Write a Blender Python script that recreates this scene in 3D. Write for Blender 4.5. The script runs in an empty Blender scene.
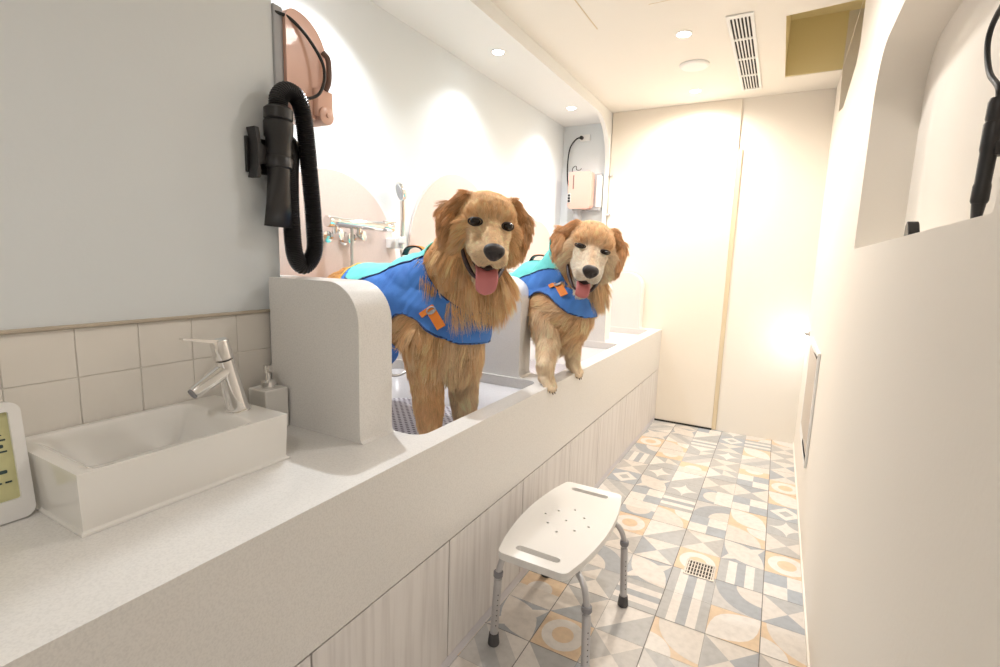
import bpy, bmesh, math, random
import numpy as np
from mathutils import Vector, Matrix, noise, geometry
from mathutils.bvhtree import BVHTree

random.seed(7)
PI = math.pi
scene = bpy.context.scene
col = scene.collection

# ---------------------------------------------------------------- camera
cd = bpy.data.cameras.new('camera'); cam = bpy.data.objects.new('camera', cd); col.objects.link(cam)
cd.sensor_width = 36.0; cd.lens = 500.775 / 1000 * 36.0; cd.clip_start = .02; cd.clip_end = 50
_r = Vector((0.87311, 0.48655, 0.03075)); _u = Vector((-0.09770, 0.11282, 0.98880)); _f = Vector((-0.47763, 0.86634, -0.14604))
cam.matrix_world = Matrix(((_r.x, _u.x, -_f.x, 0), (_r.y, _u.y, -_f.y, 0), (_r.z, _u.z, -_f.z, 1.16), (0, 0, 0, 1)))
scene.camera = cam

# ---------------------------------------------------------------- world, lights, exposure
w = bpy.data.worlds.new('world'); scene.world = w; w.use_nodes = True
w.node_tree.nodes['Background'].inputs[0].default_value = (1.0, .90, .78, 1)
w.node_tree.nodes['Background'].inputs[1].default_value = 0.35
vs = scene.view_settings
vs.view_transform = 'Standard'; vs.look = 'None'; vs.gamma = 1.0; vs.use_curve_mapping = False
vs.exposure = 0.92

WARM = (1.0, .90, .78); COOL = (.93, .97, 1.0)
def lamp(name, kind, loc, energy, color, size=.06, target=None, spot=None, blend=.6):
    d = bpy.data.lights.new(name, kind); d.energy = energy; d.color = color
    if kind == 'AREA': d.shape = 'DISK'; d.size = size
    elif kind == 'SPOT': d.spot_size = math.radians(spot or 100); d.spot_blend = blend; d.shadow_soft_size = size
    else: d.shadow_soft_size = size
    o = bpy.data.objects.new(name, d); col.objects.link(o); o.location = loc
    if target is not None:
        o.rotation_euler = (Vector(target) - Vector(loc)).to_track_quat('-Z', 'Y').to_euler()
    return o
SOFFIT_LIGHTS = [(-1.34, 1.33), (-1.34, 2.32), (-1.34, 3.33)]
for i, (x, y) in enumerate(SOFFIT_LIGHTS):
    lamp('alcove_downlight_lamp', 'SPOT', (x, y, 2.165), (31 if i == 0 else 12), COOL, .018, (x, y, 0), 124, 1.0)
CEIL_LIGHTS = [(-.513, 2.65), (-.58, 3.50), (-.22, 1.78), (-.25, -.6)]  # last two are unseen fill lights, added to brighten dogs and foreground
CEIL_POWER = [30, 38, 15, 19]
CEIL_TINT = [WARM, WARM, (1.0, .96, .93), (1.0, .96, .93)]
for (x, y), e, tint_ in zip(CEIL_LIGHTS, CEIL_POWER, CEIL_TINT):
    lamp('ceiling_or_fill_lamp', 'SPOT', (x, y, 2.225), e, tint_, .05, (x, y, 0), 176, 1.0)
lamp('night_light_lamp', 'POINT', (.140, 3.60, .715), .38, (.70, .86, 1.0), .012)

# ---------------------------------------------------------------- materials
def mat(name, c, rough=.5, metal=0.0, bump=0.0, bscale=40, var=0.0, vscale=8, coat=0.0, stretch=None, emit=0, sss=0, c2=None):
    m = bpy.data.materials.new(name); m.use_nodes = True
    nt = m.node_tree; b = nt.nodes['Principled BSDF']
    b.inputs['Base Color'].default_value = (*c, 1); b.inputs['Roughness'].default_value = rough
    b.inputs['Metallic'].default_value = metal; b.inputs['Coat Weight'].default_value = coat
    if sss: b.inputs['Subsurface Weight'].default_value = sss; b.inputs['Subsurface Radius'].default_value = (.02, .008, .005)
    if emit:
        b.inputs['Emission Color'].default_value = (*c, 1); b.inputs['Emission Strength'].default_value = emit
    if bump or var:
        tc = nt.nodes.new('ShaderNodeTexCoord'); mp = nt.nodes.new('ShaderNodeMapping')
        nt.links.new(tc.outputs['Object'], mp.inputs[0])
        if stretch: mp.inputs['Scale'].default_value = stretch
    if bump:
        n = nt.nodes.new('ShaderNodeTexNoise'); n.inputs['Scale'].default_value = bscale; n.inputs['Detail'].default_value = 4
        nt.links.new(mp.outputs[0], n.inputs['Vector'])
        bp = nt.nodes.new('ShaderNodeBump'); bp.inputs['Strength'].default_value = bump; bp.inputs['Distance'].default_value = .002
        nt.links.new(n.outputs['Fac'], bp.inputs['Height']); nt.links.new(bp.outputs[0], b.inputs['Normal'])
    if var:
        n = nt.nodes.new('ShaderNodeTexNoise'); n.inputs['Scale'].default_value = vscale; n.inputs['Detail'].default_value = 5
        nt.links.new(mp.outputs[0], n.inputs['Vector'])
        mx = nt.nodes.new('ShaderNodeMixRGB'); mx.inputs[1].default_value = (*c, 1)
        mx.inputs[2].default_value = (*(c2 or tuple(max(0, v * (1 - var)) for v in c)), 1)
        rp = nt.nodes.new('ShaderNodeMapRange'); rp.inputs[1].default_value = .42; rp.inputs[2].default_value = .68
        nt.links.new(n.outputs['Fac'], rp.inputs[0]); nt.links.new(rp.outputs[0], mx.inputs[0])
        nt.links.new(mx.outputs[0], b.inputs['Base Color'])
    return m

M = {}
M['cream_wall'] = mat('cream_wall_paint', (.86, .81, .735), .7, bump=.12, bscale=90)
M['blue_wall'] = mat('pale_blue_wall_paint', (.74, .775, .79), .65, bump=.12, bscale=90)
M['ceiling'] = mat('ceiling_paint', (.86, .82, .75), .8)
M['white_paint'] = mat('white_paint', (.84, .84, .82), .6)
M['hatch'] = mat('hatch_dim_olive', (.86, .74, .40), .8)  # dim olive light of the raised recess is put into this colour
M['door'] = mat('sliding_door_laminate', (.86, .79, .69), .45)
M['seam'] = mat('door_seam', (.70, .58, .40), .6)
M['dark'] = mat('dark_gap', (.03, .028, .025), .8)
M['quartz'] = mat('white_quartz', (.80, .78, .75), .28, var=.10, vscale=260, coat=.2)
M['tub'] = mat('tub_liner_quartz', (.76, .735, .74), .3, var=.06, vscale=200, coat=.2)
M['arch'] = mat('blush_quartz_panel', (.74, .61, .565), .35, var=.05, vscale=200)
M['ceramic'] = mat('white_ceramic', (.82, .80, .76), .08, coat=.6)
M['chrome'] = mat('chrome', (.82, .81, .80), .09, metal=1)
M['steel'] = mat('brushed_steel', (.60, .58, .56), .32, metal=1)
M['alu'] = mat('anodised_aluminium', (.58, .58, .60), .38, metal=.75)
M['laminate'] = mat('pale_woodgrain_laminate', (.80, .77, .75), .45, bump=.15, bscale=18, var=.13, vscale=10, stretch=(6, 6, .35), c2=(.69, .655, .635))
M['skirt'] = mat('pale_plinth', (.74, .72, .76), .5)
M['white_plastic'] = mat('white_plastic', (.84, .83, .81), .35, bump=.05, bscale=300)
M['grey_plastic'] = mat('grey_plastic', (.27, .27, .29), .5)
M['mid_grey'] = mat('mid_grey_plastic', (.42, .43, .45), .5)
M['rubber'] = mat('grey_rubber', (.085, .085, .088), .7)
M['black'] = mat('black_plastic', (.018, .017, .018), .38)
M['black_soft'] = mat('black_rubber_cable', (.014, .014, .014), .5)
M['salmon'] = mat('salmon_plastic', (.78, .47, .36), .32, coat=.2)
M['salmon_pale'] = mat('pale_salmon_plastic', (.80, .46, .38), .32, coat=.2)
M['brown'] = mat('brown_grip', (.17, .10, .08), .5)
M['paper'] = mat('yellow_paper', (.64, .62, .33), .5, var=.12, vscale=30)
M['ink'] = mat('ink', (.03, .06, .06), .6)
M['lens'] = mat('lit_lens', (1.0, .95, .86), .4, emit=14)
M['lens_cool'] = mat('lit_cool_lens', (.95, .98, 1.0), .4, emit=14)
M['mirror_grey'] = mat('taupe_panel', (.52, .45, .38), .35)
M['shade'] = mat('lamp_glass', (.8, .92, 1.0), .3, emit=5)

def tile_mat():
    m = mat('glazed_wall_tile', (.80, .76, .70), .22, coat=.3); nt = m.node_tree; b = nt.nodes['Principled BSDF']
    n = nt.nodes.new('ShaderNodeTexNoise'); n.inputs['Scale'].default_value = 16
    tc = nt.nodes.new('ShaderNodeTexCoord'); nt.links.new(tc.outputs['Object'], n.inputs['Vector'])
    bp = nt.nodes.new('ShaderNodeBump'); bp.inputs['Strength'].default_value = .35; bp.inputs['Distance'].default_value = .004
    nt.links.new(n.outputs['Fac'], bp.inputs['Height']); nt.links.new(bp.outputs[0], b.inputs['Normal'])
    return m
M['wall_tile'] = tile_mat()
M['grout'] = mat('pale_grout', (.86, .82, .76), .85)
M['tile_trim'] = mat('tile_edge_trim', (.50, .43, .34), .5)

def grate_mat():
    m = mat('perforated_mat', (.56, .53, .57), .5); nt = m.node_tree; b = nt.nodes['Principled BSDF']
    tc = nt.nodes.new('ShaderNodeTexCoord'); mp = nt.nodes.new('ShaderNodeMapping'); mp.inputs['Rotation'].default_value = (0, 0, PI / 4)
    mp.inputs['Scale'].default_value = (48, 48, 48); nt.links.new(tc.outputs['Object'], mp.inputs[0])
    sx = nt.nodes.new('ShaderNodeSeparateXYZ'); nt.links.new(mp.outputs[0], sx.inputs[0])
    sq = []
    for k in (0, 1):
        f = nt.nodes.new('ShaderNodeMath'); f.operation = 'FRACT'; nt.links.new(sx.outputs[k], f.inputs[0])
        s = nt.nodes.new('ShaderNodeMath'); s.operation = 'SUBTRACT'; s.inputs[1].default_value = .5; nt.links.new(f.outputs[0], s.inputs[0])
        p = nt.nodes.new('ShaderNodeMath'); p.operation = 'MULTIPLY'; nt.links.new(s.outputs[0], p.inputs[0]); nt.links.new(s.outputs[0], p.inputs[1])
        sq.append(p)
    a = nt.nodes.new('ShaderNodeMath'); a.operation = 'ADD'; nt.links.new(sq[0].outputs[0], a.inputs[0]); nt.links.new(sq[1].outputs[0], a.inputs[1])
    lt = nt.nodes.new('ShaderNodeMath'); lt.operation = 'LESS_THAN'; lt.inputs[1].default_value = .085; nt.links.new(a.outputs[0], lt.inputs[0])
    mx = nt.nodes.new('ShaderNodeMixRGB'); mx.inputs[1].default_value = (.58, .55, .58, 1); mx.inputs[2].default_value = (.10, .07, .09, 1)
    nt.links.new(lt.outputs[0], mx.inputs[0]); nt.links.new(mx.outputs[0], b.inputs['Base Color'])
    return m
M['grate'] = grate_mat()

# ---------------------------------------------------------------- helpers
def tag(o, label=None, cat=None, group=None, kind=None):
    if label: o['label'] = label
    if cat: o['category'] = cat
    if group: o['group'] = group
    if kind: o['kind'] = kind
    return o
def empty(name, loc, label=None, cat=None, group=None, rot=(0, 0, 0)):
    o = bpy.data.objects.new(name, None); col.objects.link(o); o.location = loc; o.rotation_euler = rot; o.empty_display_size = .05
    return tag(o, label, cat, group)
def link(name, me, mats, parent=None, smooth=False, world=False):
    """link a mesh as one object; with world=True its vertices are world coordinates even under a parent"""
    o = bpy.data.objects.new(name, me); col.objects.link(o)
    if mats is not None:
        for m in (mats if isinstance(mats, (list, tuple)) else [mats]): me.materials.append(m)
    if smooth:
        for p in me.polygons: p.use_smooth = True
    if parent is not None:
        o.parent = parent
        if world: me.transform(Matrix.Translation(parent.location).inverted() if parent.parent is None else Matrix.Translation(parent.parent.location + parent.location).inverted())
    return o
def fin(bm, name, mats, parent=None, smooth=False, world=True, bevel=0, seg=2, auto=None):
    me = bpy.data.meshes.new(name); bmesh.ops.recalc_face_normals(bm, faces=bm.faces); bm.to_mesh(me); bm.free()
    o = link(name, me, mats, parent, smooth, world and parent is not None)
    if not smooth: me.set_sharp_from_angle(angle=math.radians(38))
    if bevel:
        md = o.modifiers.new('bevel', 'BEVEL'); md.width = bevel; md.segments = seg; md.limit_method = 'ANGLE'; md.angle_limit = math.radians(40)
        for p in me.polygons: p.use_smooth = True
        md.harden_normals = True
    return o
def bx(bm, x0, x1, y0, y1, z0, z1, mi=0):
    v = [bm.verts.new(p) for p in ((x0, y0, z0), (x1, y0, z0), (x1, y1, z0), (x0, y1, z0), (x0, y0, z1), (x1, y0, z1), (x1, y1, z1), (x0, y1, z1))]
    for f in ((0, 3, 2, 1), (4, 5, 6, 7), (0, 1, 5, 4), (1, 2, 6, 5), (2, 3, 7, 6), (3, 0, 4, 7)):
        bm.faces.new([v[i] for i in f]).material_index = mi
def box(name, b, m, parent=None, bevel=0, seg=2):
    bm = bmesh.new(); bx(bm, *b); return fin(bm, name, m, parent, bevel=bevel, seg=seg)
def frame_of(d):
    d = d.normalized(); a = Vector((0, 0, 1)) if abs(d.z) < .9 else Vector((1, 0, 0))
    u = d.cross(a).normalized(); return u, d.cross(u).normalized()
def tube(bm, pts, rad, n=14, cap=True, mi=0):
    """tube through points with a radius (or one per point)"""
    pts = [Vector(p) for p in pts]; rs = rad if isinstance(rad, (list, tuple)) else [rad] * len(pts)
    rings = []; u = None
    for i, p in enumerate(pts):
        d = (pts[min(i + 1, len(pts) - 1)] - pts[max(i - 1, 0)]).normalized()
        if u is None: u, _ = frame_of(d)
        u = (u - d * u.dot(d)).normalized(); v = d.cross(u)
        rings.append([bm.verts.new(p + (u * math.cos(2 * PI * k / n) + v * math.sin(2 * PI * k / n)) * rs[i]) for k in range(n)])
    for a, b in zip(rings, rings[1:]):
        for k in range(n): 
            f = bm.faces.new((a[k], a[(k + 1) % n], b[(k + 1) % n], b[k])); f.smooth = True; f.material_index = mi
    if cap:
        bm.faces.new(rings[0][::-1]).material_index = mi; bm.faces.new(rings[-1]).material_index = mi
def lathe(bm, c, axis, prof, n=28, mi=0):
    """prof: (distance along axis, radius)"""
    c = Vector(c); d = Vector(axis).normalized(); u, v = frame_of(d); rings = []
    for t, r in prof:
        r = max(r, 1e-5)
        rings.append([bm.verts.new(c + d * t + (u * math.cos(2 * PI * k / n) + v * math.sin(2 * PI * k / n)) * r) for k in range(n)])
    for a, b in zip(rings, rings[1:]):
        for k in range(n):
            f = bm.faces.new((a[k], a[(k + 1) % n], b[(k + 1) % n], b[k])); f.smooth = True; f.material_index = mi
    bm.faces.new(rings[0][::-1]).material_index = mi; bm.faces.new(rings[-1]).material_index = mi
def catmull(P, n=8):
    P = [Vector(p) for p in P]; out = []
    Q = [P[0] * 2 - P[1]] + P + [P[-1] * 2 - P[-2]]
    for i in range(1, len(Q) - 2):
        a, b, c, d = Q[i - 1:i + 3]
        for k in range(n):
            t = k / n
            out.append(.5 * ((2 * b) + (c - a) * t + (2 * a - 5 * b + 4 * c - d) * t * t + (3 * b - a - 3 * c + d) * t ** 3))
    out.append(P[-1]); return out
def arc(cx, cy, r, a0, a1, n=10):
    return [(cx + r * math.cos(math.radians(a0 + (a1 - a0) * k / n)), cy + r * math.sin(math.radians(a0 + (a1 - a0) * k / n))) for k in range(n + 1)]
def rrect(x0, x1, y0, y1, r, n=6):
    rs = r if isinstance(r, (list, tuple)) else [r] * 4
    return (arc(x0 + rs[0], y0 + rs[0], rs[0], 180, 270, n) + arc(x1 - rs[1], y0 + rs[1], rs[1], 270, 360, n)
            + arc(x1 - rs[2], y1 - rs[2], rs[2], 0, 90, n) + arc(x0 + rs[3], y1 - rs[3], rs[3], 90, 180, n))
def plate(bm, loops, fn, t, mi=0):
    """extrude a flat shape with holes: loops[0] outer, the rest holes (2D). fn(a, b, h) -> 3D point, thickness t"""
    tris = geometry.tessellate_polygon([[Vector((a, b, 0)) for a, b in lp] for lp in loops])
    flat = [p for lp in loops for p in lp]
    lo = [bm.verts.new(fn(a, b, 0)) for a, b in flat]; hi = [bm.verts.new(fn(a, b, t)) for a, b in flat]
    for tr in tris:
        for vs_ in (lo, hi):
            try: bm.faces.new([vs_[i] for i in tr]).material_index = mi
            except ValueError: pass
    k = 0
    for lp in loops:
        n = len(lp)
        for i in range(n):
            a, b = k + i, k + (i + 1) % n
            try: bm.faces.new((lo[a], lo[b], hi[b], hi[a])).material_index = mi
            except ValueError: pass
        k += n

# ---------------------------------------------------------------- the room
XL, XR, YB, ZC, ZL = -.722, .187, 3.778, 2.248, .69     # ledge front, right wall, back wall, ceiling, ledge top
XS, XA, YN, YE = -1.238, -1.566, .945, -1.5              # sink wall, alcove wall, alcove near end, wall behind the camera

def build_room():
    bm = bmesh.new(); bx(bm, XA - .1, XR + .35, YE, YB + .1, -.08, -.001)
    floor = fin(bm, 'floor', [mat('floor_screed', (.62, .60, .57), .5)]); tag(floor, kind='structure')
    # right wall with its rounded niches
    niche = rrect(.715, 1.865, 1.224, 1.772, [.004, .004, .14, .14], 8)
    far = [(2.56, 2.26), (2.545, 2.03), (2.62, 2.005), (2.80, 1.985), (3.06, 1.944), (3.35, 2.0), (3.45, 2.26)]
    bm = bmesh.new(); outer = [(YE, -.05), (YB + .05, -.05), (YB + .05, 2.60)] + [(3.47, 2.60), (3.45, 2.26), (3.35, 2.0), (3.06, 1.944), (2.80, 1.975), (2.62, 2.0), (2.545, 2.05), (2.56, 2.26), (2.56, 2.60)] + [(YE, 2.60)]
    plate(bm, [outer, niche], lambda a, b, h: (XR + h, a, b), .113)
    tag(fin(bm, 'wall_right', M['cream_wall']), kind='structure')
    tag(box('wall_right_backing', (XR + .113, XR + .2, YE, YB + .05, -.05, 2.6), M['cream_wall']), kind='structure')
    # back wall
    tag(box('wall_back', (XA - .1, XR + .2, YB, YB + .1, -.05, 2.6), M['cream_wall']), kind='structure')
    # wall behind the camera
    tag(box('wall_near', (-1.7, XR + .3, YE - .1, YE, -.05, 2.4), M['cream_wall']), kind='structure')
    # sink wall (pale blue) and alcove walls
    tag(box('wall_left', (-1.66, XS, YE, YN, ZL - .69, 2.3), M['blue_wall']), kind='structure')
    tag(box('wall_alcove', (-1.66, XA, YN, YB, 0, 2.3), M['blue_wall']), kind='structure')
    bm = bmesh.new()
    bx(bm, XA, -1.215, YB - .012, YB, ZL, 2.185)
    tag(fin(bm, 'wall_alcove_end', M['blue_wall']), kind='structure')
    # header over the alcove opening, sweeping down in a rounded corner at the far end
    bm = bmesh.new(); rr = .30; ye = 3.748
    prof = [(YN, 2.248), (YN, 2.18)] + [(ye - rr, 2.18)] + arc(ye - rr, 2.18 - rr, rr, 90, 0, 14)[1:] + [(ye, 1.10), (YB, 1.10), (YB, 2.248)]
    plate(bm, [prof], lambda a, b, h: (-1.19 - h, a, b), .03)
    tag(fin(bm, 'wall_header', M['white_paint']), kind='structure')
    # ceilings
    hole = [(-.088, 2.655), (XR - .001, 2.62), (XR - .001, 3.46), (-.088, 3.47)]
    bm = bmesh.new(); outer = [(XS - .02, YE), (XR - .0005, YE), (XR - .0005, YB), (XS - .02, YB)]
    plate(bm, [outer, hole], lambda a, b, h: (a, b, ZC + h), .004)
    tag(fin(bm, 'ceiling', M['ceiling']), kind='structure')
    bm = bmesh.new(); bx(bm, XA - .05, -1.2205, YN, YB, 2.185, 2.30)
    tag(fin(bm, 'ceiling_alcove', M['white_paint']), kind='structure')
    # raised pocket above the ceiling opening
    bm = bmesh.new(); bx(bm, -.10, -.088, 2.62, 3.48, ZC + .0041, 2.55); bx(bm, -.10, XR, 3.46, 3.475, ZC + .0041, 2.55); bx(bm, -.10, XR, 2.60, 2.62, ZC + .0041, 2.55); bx(bm, -.10, XR + .1, 2.60, 3.48, 2.55, 2.57)
    tag(fin(bm, 'ceiling_pocket', M['hatch']), kind='structure')
    # thin plasterboard joint lines by the left edge of the ceiling
    box_ = box('trim_1', (-.869, -.864, 2.05, 2.43, ZC - .0015, ZC + .001), M['seam']); tag(box_, kind='structure')
    box_ = box('trim_2', (-.60, -.46, 2.300, 2.3015, ZC - .0012, ZC + .001), M['seam']); tag(box_, kind='structure')
    # sliding door on the back wall
    d = empty('door_1', (-.62, YB - .02, 0)); d['kind'] = 'structure'
    box('door_panel', (-1.185, -.325, YB - .012, YB - .001, .012, 2.2475), M['door'], d, bevel=.002)
    box('door_seal', (-.3245, -.297, YB - .010, YB - .002, .004, 1.93), M['seam'], d, bevel=.001)
    box('door_gap', (-.93, -.325, YB - .018, YB - .001, 0, .012), M['dark'], d)
    # right skirting
    tag(box('baseboard_right', (XR - .006, XR + .001, YE, YB, 0, .014), M['cream_wall'], bevel=.002), kind='structure')
build_room()

# ---- printed floor tiles: one surface, each pattern a set of inlaid pieces
def build_tiles():
    P = [(.68, .63, .58), (.45, .45, .45), (.37, .39, .42), (.71, .54, .37), (.57, .55, .53), (.74, .70, .66), (.39, .42, .46), (.48, .46, .44)]
    names = ['cream', 'grey', 'slate', 'peach', 'stone', 'white', 'blue_grey', 'taupe']
    mats = [mat('floor_tile_' + n, c, .33, bump=.1, bscale=60, var=.10, vscale=45) for n, c in zip(names, P)] + [mat('floor_grout', (.20, .19, .18), .8)]
    C, G, S, PE, ST, W, B, T = range(8)
    bm = bmesh.new(); TW, TL = .1552, .1605; x_off, y_off = -.5645, 1.272
    rnd = random.Random(23)
    def poly(pts, mi, lvl, ox, oy, rot):
        out = []
        for a, b in pts:
            a, b = a - .5, b - .5
            for _ in range(rot): a, b = -b, a
            out.append((ox + (a + .5) * TW, oy + (b + .5) * TL, .0004 * lvl))
        f = bm.faces.new([bm.verts.new(p) for p in out]); f.material_index = mi
        f.normal_update()
        if f.normal.z < 0: f.normal_flip()
    A = lambda cx, cy, r, a0, a1, n=16: arc(cx, cy, r, a0, a1, n)
    full = [(0, 0), (1, 0), (1, 1), (0, 1)]
    def q(cx, cy, r, a0): return [(cx, cy)] + A(cx, cy, r, a0, a0 + 90)
    def petal(x0, y0, x1, y1, w):
        m_ = ((x0 + x1) / 2, (y0 + y1) / 2); dx, dy = x1 - x0, y1 - y0; out = []
        for s in (1, -1):
            for k in range(9):
                t = k / 8 if s == 1 else 1 - k / 8; h = w * math.sin(PI * t) * s
                out.append((x0 + dx * t - dy * h, y0 + dy * t + dx * h))
        return out[:-1]
    pats = [
        lambda: (C, [(A(.5, .5, .43, 0, 360, 28)[:-1], W), (A(.5, .5, .22, 0, 360, 20)[:-1], PE)], PE),
        lambda: (G, [([(0, 0), (1, 0), (0, 1)], W)], None),
        lambda: (W, [([(0, .0), (1, 0), (1, .2), (0, .2)], G), ([(0, .4), (1, .4), (1, .6), (0, .6)], S), ([(0, .8), (1, .8), (1, 1), (0, 1)], G)], None),
        lambda: (ST, [(q(0, 0, 1, 0), S), (q(0, 0, .55, 0), C)], None),
        lambda: (C, [([(0, 0), (.5, .5), (0, 1)], T), ([(1, 0), (.5, .5), (1, 1)], T)], None),
        lambda: (W, [([(0, 0), (.5, 0), (.5, .5), (0, .5)], B), ([(.5, .5), (1, .5), (1, 1), (.5, 1)], B)], None),
        lambda: (PE, [(petal(0, 0, 1, 1, .28), W)], None),
        lambda: (S, [(petal(0, 0, 1, 1, .26), C), (petal(1, 0, 0, 1, .12), C)], None),
        lambda: (C, [([(0, 0), (1, 0), (.5, .5)], S), ([(0, 1), (1, 1), (.5, .5)], G)], None),
        lambda: (PE, [(q(0, 0, .9, 0), C), (q(1, 1, .5, 180), W)], None),
        lambda: (B, [([(.5, .06), (.94, .5), (.5, .94), (.06, .5)], W), ([(.5, .3), (.7, .5), (.5, .7), (.3, .5)], G)], None),
        lambda: (W, [(q(0, 0, .5, 0), G), (q(1, 0, .5, 90), G), (q(1, 1, .5, 180), G), (q(0, 1, .5, 270), G)], None),
        lambda: (C, [([(0, 0), (.5, 0), (.5, 1), (0, 1)], PE), (A(.5, .5, .3, 90, 270) , W)], None),
        lambda: (ST, [([(0, 0), (1, 1), (1, .55), (.45, 0)], G), ([(0, .45), (.55, 1), (0, 1)], W)], None),
        lambda: (B, [([(0, 0), (1, 0), (1, .5), (0, .5)], W), (A(.5, .5, .38, 0, 180), C)], None),
        lambda: (G, [([(.0, .0), (.5, .5), (0, 1)], W), ([(1, .5), (.5, 1), (.5, .5)], C)], None),
    ]
    ix0 = int(math.floor((XL - .02 - x_off) / TW)); ix1 = int(math.ceil((XR - x_off) / TW))
    iy0 = int(math.floor((YE - y_off) / TL)); iy1 = int(math.ceil((YB - y_off) / TL))
    last = -1
    for iy in range(iy0, iy1):
        for ix in range(ix0, ix1):
            ox, oy = x_off + ix * TW, y_off + iy * TL
            k = rnd.randrange(len(pats))
            if k == last: k = (k + 3) % len(pats)
            last = k
            if (ix, iy) == (0, 0): k = 0
            if ix == 1 and iy == 0: k = 4
            if ix == -1 and iy == 0: k = 7
            if (ix, iy) in ((1, 2), (2, 2)): k = 2
            if (ix, iy) == (2, 1): k = 9
            if (ix, iy) == (0, 3): k = 3
            base, shapes, alt = pats[k]()
            if alt is not None: base = alt
            rot = rnd.randrange(4)
            poly(full, base, 1, ox, oy, 0)
            for i, (s, mi) in enumerate(shapes):
                poly(s, mi, 1.25 + .25 * i, ox, oy, rot)
    # grout joints: strong every second tile, faint between
    for ix in range(ix0, ix1 + 1):
        x = x_off + ix * TW; h = .0014 if ix % 2 == 0 else .00045
        f = bm.faces.new([bm.verts.new(p) for p in ((x - h, YE, .00105), (x + h, YE, .00105), (x + h, YB, .00105), (x - h, YB, .00105))]); f.material_index = 8
    for iy in range(iy0, iy1 + 1):
        y = y_off + iy * TL; h = .0011 if iy % 2 == 0 else .00035
        f = bm.faces.new([bm.verts.new(p) for p in ((XL - .02, y - h, .00108), (XR, y - h, .00108), (XR, y + h, .00108), (XL - .02, y + h, .00108))]); f.material_index = 8
    # clip to the corridor
    for co, no in (((XL - .01, 0, 0), (-1, 0, 0)), ((XR, 0, 0), (1, 0, 0)), ((0, YB, 0), (0, 1, 0)), ((0, YE, 0), (0, -1, 0))):
        g = bm.verts[:] + bm.edges[:] + bm.faces[:]
        bmesh.ops.bisect_plane(bm, geom=g, plane_co=co, plane_no=no, clear_outer=True)
    me = bpy.data.meshes.new('floor_tiles'); bm.to_mesh(me); bm.free()
    tag(link('floor_tiles', me, mats), kind='structure')
build_tiles()

# ---- wall tiles over the sink
def build_wall_tiles():
    bm = bmesh.new(); s = .1155; g = .0007
    bx(bm, XS, XS + .003, YE, .905, ZL + .0002, 1.0)
    y = .4575 - s * 18
    while y < .9:
        for z0, z1 in ((ZL + .001, .7795), (.7795, .895), (.895, .9965)):
            a, b = y + g, min(y + s - g, .903)
            if b - a > .01:
                bx(bm, XS + .003, XS + .0050, a, b, z0 + g, z1 - g, 1)
        y += s
    o = fin(bm, 'trim_3', [M['grout'], M['wall_tile']]); md = o.modifiers.new('b', 'BEVEL'); md.width = .0020; md.segments = 2
    tag(o, kind='structure')
    tag(box('trim_4', (XS, XS + .012, YE, .905, .9965, 1.004), M['tile_trim'], bevel=.002), kind='structure')
    tag(box('trim_5', (XS, XS + .010, .906, .93, ZL, 1.083), M['white_paint'], bevel=.002), kind='structure')
build_wall_tiles()

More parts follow.
